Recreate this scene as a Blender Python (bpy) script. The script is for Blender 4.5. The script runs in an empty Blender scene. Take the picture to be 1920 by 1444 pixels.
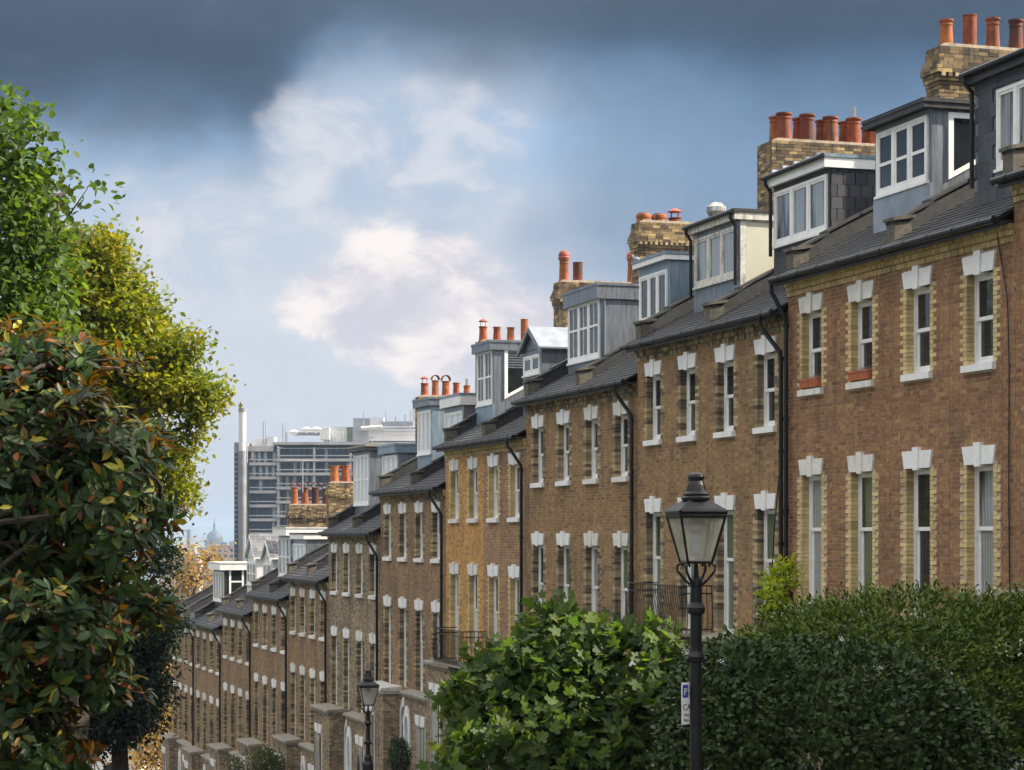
import bpy, math, random
import numpy as np
from mathutils import Vector, Matrix
R = math.radians
rnd = random.Random(7)
scene = bpy.context.scene
C = scene.collection

# ------------------------------------------------------------ camera, sky, sun, exposure
ALPHA = R(17.484)                     # the view axis lies this far right of the street direction (+Y)
CA, SA = math.cos(ALPHA), math.sin(ALPHA)
cam = bpy.data.cameras.new('camera'); cam_o = bpy.data.objects.new('camera', cam); C.objects.link(cam_o)
cam.sensor_width = 36; cam.lens = 75; cam.shift_y = 281 / 1920; cam.clip_start = .5; cam.clip_end = 40000
cam_o.location = (0, 0, 0); cam_o.rotation_euler = (R(90), 0, -ALPHA)
scene.camera = cam_o
SUN_AZ, SUN_EL = R(106), R(38.5)        # azimuth clockwise from +Y
vs = scene.view_settings
vs.view_transform = 'Standard'; vs.look = 'None'; vs.gamma = 1; vs.use_curve_mapping = False; vs.exposure = 1.25
scene.cycles.max_bounces = 6; scene.cycles.diffuse_bounces = 3; scene.cycles.glossy_bounces = 3
scene.cycles.transmission_bounces = 4; scene.cycles.volume_bounces = 0; scene.cycles.transparent_max_bounces = 6
scene.cycles.use_adaptive_sampling = True; scene.cycles.adaptive_threshold = .02
scene.cycles.sample_clamp_indirect = 6

sun = bpy.data.lights.new('sun', 'SUN'); sun.energy = 4.8; sun.angle = R(.6); sun.color = (1, .9, .74)
sun_o = bpy.data.objects.new('sun', sun); C.objects.link(sun_o)
sd = Vector((math.sin(SUN_AZ) * math.cos(SUN_EL), math.cos(SUN_AZ) * math.cos(SUN_EL), math.sin(SUN_EL)))
sun_o.rotation_euler = sd.to_track_quat('Z', 'Y').to_euler()

W = bpy.data.worlds.new('World'); scene.world = W; W.use_nodes = True
class NT:
    def __init__(s, t): s.t = t; t.nodes.clear()
    def n(s, typ, ins=None, **kw):
        nd = s.t.nodes.new(typ)
        for k, v in kw.items(): setattr(nd, k, v)
        for k, v in (ins or {}).items():
            if isinstance(v, bpy.types.NodeSocket): s.t.links.new(v, nd.inputs[k])
            else: nd.inputs[k].default_value = v
        return nd
    def m(s, op, a, b=0., c=None, clamp=False):
        ins = {0: a, 1: b}
        if c is not None: ins[2] = c
        return s.n('ShaderNodeMath', ins, operation=op, use_clamp=clamp).outputs[0]
    def ss(s, v, a, b):
        return s.n('ShaderNodeMapRange', {'Value': v, 'From Min': a, 'From Max': b}, interpolation_type='SMOOTHSTEP').outputs[0]
    def mix(s, f, a, b, blend='MIX'):
        nd = s.n('ShaderNodeMix', {0: f}, data_type='RGBA', blend_type=blend)
        for i, v in ((6, a), (7, b)):
            if isinstance(v, bpy.types.NodeSocket): s.t.links.new(v, nd.inputs[i])
            else: nd.inputs[i].default_value = tuple(v) + ((1,) if len(v) == 3 else ())
        return nd.outputs[2]
    def link(s, a, b): s.t.links.new(a, b)

def build_world():
    g = NT(W.node_tree)
    sky = g.n('ShaderNodeTexSky', sky_type='NISHITA', sun_disc=False, sun_elevation=SUN_EL, sun_rotation=SUN_AZ, air_density=1.0, dust_density=1.5, ozone_density=1.5)
    tc = g.n('ShaderNodeTexCoord')
    rot = g.n('ShaderNodeVectorRotate', {'Vector': tc.outputs['Generated'], 'Angle': ALPHA}, rotation_type='Z_AXIS')
    sx = g.n('ShaderNodeSeparateXYZ', {0: rot.outputs[0]})
    az = g.m('ARCTAN2', sx.outputs[0], sx.outputs[1]); el = g.m('ARCSINE', sx.outputs[2])
    def noise(scale, detail, sc=(1, 1, 1), off=(0, 0, 0), rough=.55, dist=0.):
        mp = g.n('ShaderNodeMapping', {'Vector': rot.outputs[0], 'Scale': sc, 'Location': off})
        return g.n('ShaderNodeTexNoise', {'Vector': mp.outputs[0], 'Scale': scale, 'Detail': detail, 'Roughness': rough, 'Distortion': dist}).outputs['Fac']
    nb = noise(7, 6, (1, 1, 2.2), (3, 1, 0))              # big billows
    nf = noise(26, 7, (1, 1, 1.5), (0, 5, 2), .6, .4)       # fine
    nw = noise(4.5, 3, (1, 1, 3.5), (9, 2, 4))              # slow
    K = 10.0 / 2 ** vs.exposure                             # colours below are as displayed; background strength is 0.1
    nx = noise(9, 4, (1, 1, 1), (11, 3, 7)); ny = noise(9, 4, (1, 1, 1), (2, 13, 5)); nm = noise(15, 6, (1, 1, 1.5), (6, 8, 1), .58, .3)
    azw = g.m('ADD', az, g.m('MULTIPLY', g.m('SUBTRACT', nx, .5), .13)); elw = g.m('ADD', el, g.m('MULTIPLY', g.m('SUBTRACT', ny, .5), .07))
    base = g.mix(.7, sky.outputs[0], (.37 * K, .52 * K, .74 * K))
    hz = g.m('SUBTRACT', 1., g.ss(el, .02, .22))
    base = g.mix(g.m('MULTIPLY', hz, .85), base, (.58 * K, .655 * K, .76 * K))
    veil = g.m('MULTIPLY', g.ss(g.m('ADD', nw, g.m('MULTIPLY', nf, .35)), .50, .86), .8)
    col = g.mix(veil, base, (.62 * K, .67 * K, .76 * K))
    glow = g.m('MULTIPLY', g.m('SUBTRACT', 1., g.ss(g.m('ADD', g.m('POWER', g.m('DIVIDE', g.m('ADD', azw, .07), .19), 2.), g.m('POWER', g.m('DIVIDE', g.m('SUBTRACT', elw, .10), .10), 2.)), 0., 1.)), .6)
    col = g.mix(glow, col, (.70 * K, .73 * K, .80 * K))
    # mid-blue bank of cloud on the right-hand side of the view
    bank = g.m('MULTIPLY', g.ss(azw, -.035, .07), g.ss(g.m('ADD', elw, g.m('MULTIPLY', g.m('SUBTRACT', nm, .5), .05)), .075, .15))
    col = g.mix(g.m('MULTIPLY', bank, .85), col, (.19 * K, .30 * K, .455 * K))
    def blob(a, e, ra, re):
        da = g.m('DIVIDE', g.m('SUBTRACT', azw, a), ra); de = g.m('DIVIDE', g.m('SUBTRACT', elw, e), re)
        r2 = g.m('ADD', g.m('MULTIPLY', da, da), g.m('MULTIPLY', de, de))
        return g.m('SUBTRACT', 1., g.ss(r2, 0., 1.))
    def cloud(cum, lo, hi, c0, c1, amt, col):
        cm = g.ss(g.m('ADD', cum, g.m('ADD', g.m('MULTIPLY', g.m('SUBTRACT', nm, .5), 1.6), g.m('MULTIPLY', g.m('SUBTRACT', nf, .5), 1.3))), lo, hi)
        cm = g.m('MULTIPLY', cm, g.ss(cum, .0, .35))
        return g.mix(g.m('MULTIPLY', cm, amt), col, g.mix(g.ss(g.m('ADD', g.m('MULTIPLY', nf, .6), g.m('MULTIPLY', nm, .4)), .40, .60), c0, c1))
    # dark deck of storm cloud: its lower edge is ragged and hangs lowest on the left
    edge = g.m('MULTIPLY_ADD', g.ss(azw, -.135, -.075), .042, .160)
    edge = g.m('SUBTRACT', edge, g.m('MULTIPLY', g.ss(azw, .0, .12), .022))
    e3 = g.m('ADD', g.m('SUBTRACT', el, edge), g.m('ADD', g.m('MULTIPLY', g.m('SUBTRACT', nm, .5), .024), g.m('ADD', g.m('MULTIPLY', g.m('SUBTRACT', nf, .5), .014), g.m('MULTIPLY', g.m('SUBTRACT', ny, .5), .03))))
    deck = g.ss(e3, -.020, .042)
    dk = g.mix(g.ss(e3, .0, .060), (.125 * K, .23 * K, .39 * K), (.046 * K, .078 * K, .132 * K))
    dk = g.mix(g.m('MULTIPLY', g.ss(nm, .46, .72), .6), dk, (.105 * K, .15 * K, .22 * K))
    dk = g.mix(g.m('MULTIPLY', g.ss(el, .215, .26), .6), dk, (.11 * K, .145 * K, .195 * K))
    dk = g.mix(g.ss(el, .28, .55), dk, (1.8 * K, 1.78 * K, 1.80 * K))       # overhead cloud out of view, brightened to light the shaded fronts
    col = g.mix(g.m('MULTIPLY', deck, .95), col, dk)
    col = cloud(g.m('MAXIMUM', g.m('MULTIPLY', blob(-.065, .170, .09, .05), .9), g.m('MULTIPLY', blob(-.16, .135, .13, .04), .65)),   .08, 1.0, (.42 * K, .52 * K, .66 * K), (.74 * K, .75 * K, .80 * K), .8, col)
    col = cloud(g.m('MAXIMUM', blob(-.045, .112, .075, .045), g.m('MULTIPLY', blob(.0, .098, .06, .03), .9)), .06, .72, (.66 * K, .65 * K, .73 * K), (1.0 * K, .935 * K, .91 * K), .95, col)
    bg = g.n('ShaderNodeBackground', {'Color': col, 'Strength': .1})
    o = g.n('ShaderNodeOutputWorld'); g.link(bg.outputs[0], o.inputs[0])
build_world()

# ------------------------------------------------------------ materials
MATS = {}
def new_mat(name):
    m = bpy.data.materials.new(name); m.use_nodes = True; MATS[name] = m
    return m, NT(m.node_tree)
def finish(g, col, rough, bump=None, bstr=.3, bdist=.01, metal=0., spec=.5, extra=None):
    p = g.n('ShaderNodeBsdfPrincipled', {'Base Color': col, 'Roughness': rough, 'Metallic': metal, 'Specular IOR Level': spec})
    if bump is not None:
        b = g.n('ShaderNodeBump', {'Height': bump, 'Strength': bstr, 'Distance': bdist}); g.link(b.outputs[0], p.inputs['Normal'])
    for k, v in (extra or {}).items(): p.inputs[k].default_value = v
    o = g.n('ShaderNodeOutputMaterial'); g.link(p.outputs[0], o.inputs[0])
def obj_noise(g, scale, detail=4, sc=(1, 1, 1), world=True):
    v = g.n('ShaderNodeNewGeometry').outputs['Position'] if world else g.n('ShaderNodeTexCoord').outputs['Object']
    mp = g.n('ShaderNodeMapping', {'Vector': v, 'Scale': sc})
    return g.n('ShaderNodeTexNoise', {'Vector': mp.outputs[0], 'Scale': scale, 'Detail': detail}).outputs['Fac']
def weathered(name, col, rough=.6, var=.25, scale=6., dirt=None, dirt_amt=.3, bump=.15, metal=0., sc=(1, 1, 1), spec=.5):
    m, g = new_mat(name)
    n = obj_noise(g, scale, 6, sc)
    a = tuple(c * (1 - var) for c in col); b = tuple(min(1, c * (1 + var)) for c in col)
    c = g.mix(g.ss(n, .3, .7), a, b)
    if dirt:
        n2 = obj_noise(g, scale * .35, 7, (sc[0] * 1.5, sc[1] * 1.5, sc[2] * .5))
        c = g.mix(g.m('MULTIPLY', g.ss(n2, .48, .72), dirt_amt), c, dirt)
    finish(g, c, rough, n, bump, .01, metal, spec)
    return m
def tinted(name, rough=.85, var=.2, scale=40., bump=.4, soot=(.02, .018, .016), soot_amt=.35):
    """colour comes from each piece's own tint attribute"""
    m, g = new_mat(name)
    a = g.n('ShaderNodeAttribute', attribute_name='Tint').outputs['Color']
    n = obj_noise(g, scale, 5)
    c = g.mix(1., a, g.mix(g.ss(n, .25, .75), (1 - var,) * 3, (1 + var,) * 3), 'MULTIPLY')
    n2 = obj_noise(g, .9, 7, (1.4, 1.4, .7))
    c = g.mix(g.m('MULTIPLY', g.ss(n2, .47, .75), soot_amt), c, soot)
    n3 = obj_noise(g, 2.6, 5, (1.6, 1.6, .14))
    c = g.mix(g.m('MULTIPLY', g.ss(n3, .54, .74), soot_amt * 1.1), c, soot)
    finish(g, c, rough, n, bump, .004)
    return m
def brickwork(name, c1, c2, c3, mortar, soot_amt=.4):
    m, g = new_mat(name)
    p = g.n('ShaderNodeSeparateXYZ', {0: g.n('ShaderNodeNewGeometry').outputs['Position']})
    u = g.m('ADD', p.outputs[0], p.outputs[1])
    v = g.n('ShaderNodeCombineXYZ', {0: u, 1: p.outputs[2], 2: 0.})
    bt = g.n('ShaderNodeTexBrick', {'Vector': v.outputs[0], 'Color1': (0, 0, 0, 1), 'Color2': (1, 1, 1, 1), 'Mortar': (0, 0, 0, 1), 'Scale': 1., 'Mortar Size': .007, 'Mortar Smooth': .2, 'Bias': 0., 'Brick Width': .17, 'Row Height': .075}, offset=.5)
    k = g.n('ShaderNodeSeparateColor', {0: bt.outputs['Color']}).outputs[0]
    c = g.mix(g.ss(k, .0, .55), c1, c2); c = g.mix(g.ss(k, .55, 1.), c, c3)
    n2 = obj_noise(g, .8, 7, (1.3, 1.3, .8))
    c = g.mix(bt.outputs['Fac'], c, mortar)
    c = g.mix(g.m('MULTIPLY', g.ss(n2, .45, .75), soot_amt), c, (.03, .025, .02))
    n4 = obj_noise(g, 2.6, 5, (1.6, 1.6, .14))
    c = g.mix(g.m('MULTIPLY', g.ss(n4, .54, .74), soot_amt), c, (.03, .025, .02))
    n3 = obj_noise(g, 1.7, 4)
    c = g.mix(1., c, g.mix(n3, (.75, .75, .75), (1.25, 1.25, 1.25)), 'MULTIPLY')
    finish(g, c, .88, g.m('SUBTRACT', 1., bt.outputs['Fac']), .5, .006)
    return m
def leafy(name, trans=.35, rough=.45, spec=.4, tcol=(1.25, 1.3, .5), back=None):
    m, g = new_mat(name)
    a = g.n('ShaderNodeAttribute', attribute_name='Tint').outputs['Color']
    oi = g.n('ShaderNodeObjectInfo').outputs['Random']
    a = g.mix(1., a, g.mix(oi, (.8, .8, .8), (1.2, 1.2, 1.2)), 'MULTIPLY')
    if back: a = g.mix(g.m('MULTIPLY', g.n('ShaderNodeNewGeometry').outputs['Backfacing'], .85), a, back)
    p = g.n('ShaderNodeBsdfPrincipled', {'Base Color': a, 'Roughness': rough, 'Specular IOR Level': spec})
    t = g.n('ShaderNodeBsdfTranslucent', {'Color': g.mix(1., a, tcol, 'MULTIPLY')})
    mx = g.n('ShaderNodeMixShader', {0: trans, 1: p.outputs[0], 2: t.outputs[0]})
    o = g.n('ShaderNodeOutputMaterial'); g.link(mx.outputs[0], o.inputs[0])
    return m
def glassy(name, base, curtain=None, rough=.04):
    m, g = new_mat(name)
    if curtain:
        p = g.n('ShaderNodeSeparateXYZ', {0: g.n('ShaderNodeNewGeometry').outputs['Position']})
        u = g.m('ADD', p.outputs[0], p.outputs[1])
        n = obj_noise(g, 2.2, 3, (1, 1, .12))
        w = g.m('SINE', g.m('MULTIPLY', g.m('ADD', u, g.m('MULTIPLY', n, .25)), 70.))
        f = g.m('MULTIPLY', g.ss(n, .40, .52), g.m('MULTIPLY_ADD', w, .2, .8))
        col = g.mix(f, base, curtain)
    else:
        n = obj_noise(g, 3, 2)
        col = g.mix(n, tuple(c * .5 for c in base), tuple(c * 1.5 for c in base))
    finish(g, col, rough, obj_noise(g, 2.5, 2), .04, .02, 0., .55)
    return m
weathered('white_paint', (.86, .86, .84), .45, .04, 8, (.45, .42, .37), .18, .05)
weathered('old_white_paint', (.74, .725, .67), .55, .08, 10, (.34, .31, .26), .4, .1)
weathered('peeling_paint', (.66, .64, .58), .6, .15, 14, (.22, .19, .15), .75, .3)
weathered('cream_paint', (.60, .60, .47), .6, .03, 3, (.45, .44, .34), .15, .03)
weathered('stone', (.30, .27, .215), .8, .2, 9, (.10, .09, .075), .55, .3)
weathered('pale_stone', (.62, .60, .55), .75, .12, 9, (.16, .15, .13), .4, .2)
weathered('lead', (.17, .19, .22), .42, .25, 5, (.33, .36, .40), .35, .12, .35, (3, 3, .4))
weathered('bright_lead', (.29, .32, .36), .35, .15, 3, (.3, .32, .35), .3, .1, .4)
weathered('blue_lead', (.20, .27, .33), .45, .2, 5, (.36, .42, .46), .35, .12, .2, (3, 3, .4))
weathered('black_iron', (.009, .009, .010), .38, .3, 20, (.03, .03, .03), .2, .1, 0, (1, 1, 1), .35)
weathered('dark_fascia', (.022, .022, .024), .5, .3, 8, (.06, .055, .05), .3, .1)
weathered('mortar', (.46, .38, .28), .95, .2, 12, (.06, .05, .04), .4, .3)
weathered('grey_mortar', (.36, .29, .21), .95, .2, 12, (.05, .042, .035), .5, .3)
weathered('coping', (.030, .030, .032), .7, .35, 7, (.06, .057, .05), .4, .3)
weathered('terracotta_box', (.40, .115, .045), .7, .15, 12, None, 0, .1)
weathered('kneeler', (.12, .105, .08), .85, .25, 9, (.04, .036, .03), .6, .3)
weathered('concrete', (.50, .48, .475), .8, .12, .3, (.2, .19, .185), .5, .05)
weathered('concrete_dark', (.24, .24, .255), .8, .2, .3, (.1, .1, .1), .4, .05)
weathered('plant_white', (.60, .60, .61), .6, .06, .4, (.5, .5, .5), .2, .02)
weathered('plant_grey', (.30, .31, .33), .6, .15, .4, None, 0, .02)
weathered('plant_green', (.16, .19, .13), .7, .1, .4, None, 0, .02)
weathered('lead_dome', (.05, .06, .075), .6, .1, .05, None, 0, 0)
weathered('portland_stone', (.11, .115, .12), .8, .1, .05, None, 0, 0)
weathered('pink_block', (.52, .38, .34), .8, .08, .05, None, 0, 0)
weathered('pale_block', (.45, .44, .43), .8, .08, .05, None, 0, 0)
weathered('bark', (.042, .032, .022), .9, .4, 14, (.03, .025, .02), .4, .5, 0, (1, 1, .3))
weathered('pale_twig', (.30, .16, .09), .8, .3, 14, None, 0, .3)
weathered('asphalt', (.05, .05, .052), .9, .25, 9, (.03, .03, .03), .4, .3)
weathered('paving', (.24, .225, .20), .85, .2, 5, (.12, .11, .10), .4, .3)
weathered('kerbstone', (.30, .29, .27), .8, .2, 5, (.15, .14, .13), .4, .3)
weathered('earth', (.07, .065, .035), .95, .3, 3, (.05, .08, .025), .6, .4)
weathered('far_land', (.09, .12, .09), .95, .3, .01, (.14, .13, .12), .5, 0)
weathered('far_hill', (.10, .15, .15), .95, .2, .002, None, 0, 0)
weathered('metal_shiny', (.62, .60, .56), .25, .1, 9, None, 0, .05, .9)
weathered('aerial_metal', (.55, .56, .58), .4, .1, 9, None, 0, 0, .6)
weathered('sign_white', (.78, .77, .74), .5, .05, 30, (.3, .28, .25), .35, .05)
weathered('sign_blue', (.02, .07, .32), .5, .1, 30)
weathered('sign_black', (.02, .02, .02), .5, .1, 30)
weathered('feather', (.22, .23, .26), .7, .25, 30, (.5, .5, .52), .4, .1)
weathered('car_paint', (.55, .56, .58), .25, .03, 3, None, 0, 0)
weathered('tyre', (.02, .02, .02), .85, .2, 10)
weathered('render_white', (.72, .72, .70), .7, .06, 3, (.5, .48, .45), .3, .05)
tinted('brick_tint'); tinted('sooty_brick_tint', soot_amt=.75)
tinted('slate_tint', .72, .25, 18, .25, (.07, .072, .068), .25)
tinted('pot_tint', .85, .3, 6, .25, (.028, .02, .017), .85)
leafy('big_leaf', .32, .42, .26, (3.3, 2.6, .2), (.075, .034, .013)); leafy('fig_leaf', .42, .55, .18, (2.0, 2.0, .5)); leafy('small_leaf', .46, .5, .25, (1.6, 1.6, .45)); leafy('dark_leaf', .12, .5, .22)
glassy('glass_dark', (.018, .022, .024)); glassy('glass_curtain', (.02, .024, .024), (.34, .36, .36)); glassy('glass_drape', (.02, .03, .018), (.16, .19, .12)); glassy('glass_blue', (.014, .04, .075), None, .35)
glassy('glass_pale', (.30, .36, .40), None, .15); glassy('glass_white', (.50, .55, .58), (.62, .66, .69))
def lamp_glass():
    m, g = new_mat('lamp_glass')
    gl = g.n('ShaderNodeBsdfGlass', {'Color': (.95, .96, .92, 1), 'Roughness': .08, 'IOR': 1.45})
    tr = g.n('ShaderNodeBsdfTransparent', {'Color': (.93, .94, .90, 1)})
    df = g.n('ShaderNodeBsdfDiffuse', {'Color': (.62, .61, .54, 1)})
    a = g.n('ShaderNodeMixShader', {0: .75, 1: gl.outputs[0], 2: tr.outputs[0]})
    tl = g.n('ShaderNodeBsdfTranslucent', {'Color': (.75, .74, .66, 1)})
    d2 = g.n('ShaderNodeMixShader', {0: .6, 1: df.outputs[0], 2: tl.outputs[0]})
    b = g.n('ShaderNodeMixShader', {0: g.m('MULTIPLY_ADD', obj_noise(g, 5, 3), .3, .22), 1: a.outputs[0], 2: d2.outputs[0]})
    o = g.n('ShaderNodeOutputMaterial'); g.link(b.outputs[0], o.inputs[0])
lamp_glass()
PAL = {  # facing bricks of each pair of houses: (colour, weight)
 'red': [((0.281, 0.143, 0.066), 5), ((0.303, 0.159, 0.074), 5), ((0.249, 0.122, 0.060), 3.5), ((0.204, 0.103, 0.054), .8), ((0.364, 0.214, 0.084), 1.6), ((0.325, 0.185, 0.084), 3)],
 'brown': [((0.310, 0.186, 0.083), 5), ((0.335, 0.206, 0.092), 5), ((0.277, 0.163, 0.076), 3.5), ((0.213, 0.124, 0.063), 1.2), ((0.361, 0.232, 0.101), 1.5)],
 'gold': [((0.572, 0.285, 0.070), 6), ((0.506, 0.248, 0.063), 4), ((0.616, 0.331, 0.091), 3), ((0.308, 0.129, 0.049), 1.2), ((0.154, 0.069, 0.035), .8)],
 'quoin': [((0.660, 0.509, 0.246), 6), ((0.580, 0.432, 0.205), 3), ((0.500, 0.365, 0.172), 2)],
 'old_quoin': [((0.460, 0.365, 0.205), 4), ((0.270, 0.211, 0.119), 4), ((0.130, 0.101, 0.061), 3)],
 'stock': [((0.270, 0.192, 0.094), 4), ((0.200, 0.139, 0.072), 4), ((0.135, 0.091, 0.053), 4), ((0.080, 0.058, 0.037), 3), ((0.420, 0.307, 0.139), 1.6)]}
def pick(pal):
    L = PAL[pal]; r = rnd.random() * sum(w for _, w in L)
    for c, w in L:
        r -= w
        if r <= 0: break
    k = .88 + .24 * rnd.random()
    return (c[0] * k, c[1] * k, c[2] * k)
brickwork('wall_red', (0.168, 0.070, 0.041), (0.248, 0.112, 0.057), (0.356, 0.188, 0.073), (.33, .27, .2), .35)
brickwork('wall_brown', (0.238, 0.122, 0.060), (0.337, 0.183, 0.081), (0.396, 0.235, 0.101), (.36, .29, .21), .35)
brickwork('wall_gold', (0.374, 0.166, 0.049), (0.572, 0.285, 0.070), (0.638, 0.340, 0.091), (.42, .32, .17), .15)
brickwork('wall_redbrown', (0.208, 0.114, 0.056), (0.287, 0.165, 0.073), (0.356, 0.216, 0.097), (.30, .24, .18), .4)
brickwork('wall_stock', (.17, .12, .08), (.29, .215, .125), (.44, .34, .19), (.24, .2, .15), .55)

# ------------------------------------------------------------ mesh helpers
class MB:
    def __init__(s): s.v = []; s.f = []; s.c = []; s.mi = []; s.cur = 0
    def quad(s, pts, col=None):
        b = len(s.v); s.v += [tuple(p) for p in pts]; s.f.append(tuple(range(b, b + len(pts)))); s.c.append(col or (1, 1, 1)); s.mi.append(s.cur)
    def poly(s, vs, fs, col=None):
        b = len(s.v); s.v += [tuple(p) for p in vs]
        for f in fs: s.f.append(tuple(b + i for i in f)); s.c.append(col or (1, 1, 1)); s.mi.append(s.cur)
    def box(s, x0, x1, y0, y1, z0, z1, col=None):
        s.poly([(x0, y0, z0), (x1, y0, z0), (x1, y1, z0), (x0, y1, z0), (x0, y0, z1), (x1, y0, z1), (x1, y1, z1), (x0, y1, z1)],
               [(0, 3, 2, 1), (4, 5, 6, 7), (0, 1, 5, 4), (1, 2, 6, 5), (2, 3, 7, 6), (3, 0, 4, 7)], col)
    def prism(s, poly, axis, a, b, col=None):
        """polygon extruded along an axis; poly in the other two coordinates, in order"""
        n = len(poly)
        def P(p, t): return (t, p[0], p[1]) if axis == 0 else (p[0], t, p[1]) if axis == 1 else (p[0], p[1], t)
        vs = [P(p, a) for p in poly] + [P(p, b) for p in poly]
        fs = [tuple(range(n)), tuple(range(2 * n - 1, n - 1, -1))] + [(i, i + n, (i + 1) % n + n, (i + 1) % n) for i in range(n)]
        s.poly(vs, fs, col)
    def lathe(s, prof, cx=0, cy=0, n=16, col=None, cap=True, squash=1.):
        b = len(s.v)
        for r, z in prof:
            for i in range(n):
                a = 2 * math.pi * i / n; s.v.append((cx + r * math.cos(a), cy + r * math.sin(a) * squash, z))
        def add(f): s.f.append(f); s.c.append(col or (1, 1, 1)); s.mi.append(s.cur)
        for j in range(len(prof) - 1):
            for i in range(n):
                k = (i + 1) % n; add((b + j * n + i, b + j * n + k, b + (j + 1) * n + k, b + (j + 1) * n + i))
        if cap:
            add(tuple(b + i for i in range(n - 1, -1, -1))); e = b + (len(prof) - 1) * n; add(tuple(e + i for i in range(n)))
    def tube(s, path, r, n=6, col=None, cap=True):
        P = [Vector(p) for p in path]; rs = r if isinstance(r, (list, tuple)) else [r] * len(P)
        b = len(s.v); ref = Vector((.31, .17, .93))
        for i, p in enumerate(P):
            d = (P[min(i + 1, len(P) - 1)] - P[max(i - 1, 0)]).normalized()
            u = d.cross(ref if abs(d.dot(ref)) < .95 else Vector((1, 0, 0))).normalized(); w = d.cross(u)
            for k in range(n):
                a = 2 * math.pi * k / n; s.v.append(tuple(p + (u * math.cos(a) + w * math.sin(a)) * rs[i]))
        def add(f): s.f.append(f); s.c.append(col or (1, 1, 1)); s.mi.append(s.cur)
        for i in range(len(P) - 1):
            for k in range(n):
                j = (k + 1) % n; add((b + i * n + k, b + i * n + j, b + (i + 1) * n + j, b + (i + 1) * n + k))
        if cap:
            add(tuple(b + k for k in range(n - 1, -1, -1))); e = b + (len(P) - 1) * n; add(tuple(e + k for k in range(n)))
    def mesh(s, name, mats):
        me = bpy.data.meshes.new(name); me.from_pydata(s.v, [], s.f)
        for m in (mats if isinstance(mats, (list, tuple)) else [mats]): me.materials.append(MATS[m])
        me.polygons.foreach_set('material_index', s.mi)
        at = me.color_attributes.new('Tint', 'FLOAT_COLOR', 'CORNER')
        buf = np.ones((len(me.loops), 4), 'f4'); k = 0
        for f, c in zip(s.f, s.c): buf[k:k + len(f), :3] = c; k += len(f)
        at.data.foreach_set('color', buf.ravel())
        me.update(); return me
def vary(c, a, b):
    k = rnd.uniform(a, b); return tuple(q * k for q in c)
def put(name, me, parent=None, loc=(0, 0, 0), rz=0., smooth=False, kind=None):
    o = bpy.data.objects.new(name, me); C.objects.link(o); o.location = loc; o.rotation_euler = (0, 0, rz)
    if parent: o.parent = parent
    if smooth and me:
        me.polygons.foreach_set('use_smooth', [True] * len(me.polygons))
    if kind: o['kind'] = kind
    return o
def obj(name, mb, mats, parent=None, loc=(0, 0, 0), rz=0., smooth=False, kind=None, bevel=0.):
    o = put(name, mb.mesh(name, mats), parent, loc, rz, smooth, kind)
    if bevel:
        b = o.modifiers.new('bevel', 'BEVEL'); b.width = bevel; b.segments = 2; b.limit_method = 'ANGLE'
    return o
def thing(name, label, cat, loc=(0, 0, 0), rz=0., group=None):
    o = bpy.data.objects.new(name, None); C.objects.link(o); o.location = loc; o.rotation_euler = (0, 0, rz); o.empty_display_size = .2
    tag(o, label, cat, group); return o
def tag(o, label, cat, group=None):
    o['label'] = label; o['category'] = cat
    if group: o['group'] = group
    return o
def cam2w(px, py, dep):
    """photograph pixel and distance along the view axis -> world point"""
    r = (px - 960) / 4000 * dep; return Vector((r * CA + dep * SA, -r * SA + dep * CA, (1003 - py) * dep / 4000))

# ------------------------------------------------------------ ground, road, far land
GP = [(-60, -.6), (-20, -1.2), (0, -1.7), (33.8, -4.9), (42, -5.5), (50.4, -6.3), (58.6, -7.2), (66.7, -8.5), (74.9, -9.9), (82.6, -11.6), (90.5, -12.5), (98.5, -13.5), (106.5, -14.4), (114.6, -14.6), (160, -19), (300, -36), (600, -58), (1200, -75), (4000, -95), (9000, -95), (20000, -95)]
def gz(y): return float(np.interp(y, [p[0] for p in GP], [p[1] for p in GP]))
def sheet(name, xs, ys, dz, mat, kind='structure', wob=0.):
    m = MB(); nx = len(xs)
    m.v = [(x, y, gz(y) + dz) for y in ys for x in xs]
    for j in range(len(ys) - 1):
        for i in range(nx - 1): m.f.append((j * nx + i, j * nx + i + 1, (j + 1) * nx + i + 1, (j + 1) * nx + i)); m.c.append((1, 1, 1)); m.mi.append(0)
    return obj(name, m, mat, kind=kind)
ys = [p[0] for p in GP]
ysn = sorted(set([y for y in ys if y <= 160] + list(range(-20, 160, 10))))
sheet('ground', [-12000, -2000, -300, -60, -1.4, 8.2, 17.6, 60, 300, 2000, 12000], ys, -.02, 'earth')
def kx(y): return min(5.9 + .15 * (y - 16), 14.6)            # the kerb line runs in towards the terrace
def strip(name, a, b, dz, mat):
    m = MB(); m.v = [(kx(y) + d, y, gz(y) + dz) for y in ysn for d in (a, b)]
    for j in range(len(ysn) - 1): m.f.append((2 * j, 2 * j + 1, 2 * j + 3, 2 * j + 2)); m.c.append((1, 1, 1)); m.mi.append(0)
    obj(name, m, mat, kind='structure')
strip('road', -5.5, 0, -.012, 'asphalt'); strip('pavement', .15, 1.9, .1, 'paving'); strip('pavement', -7.4, -5.65, .1, 'paving')
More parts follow.
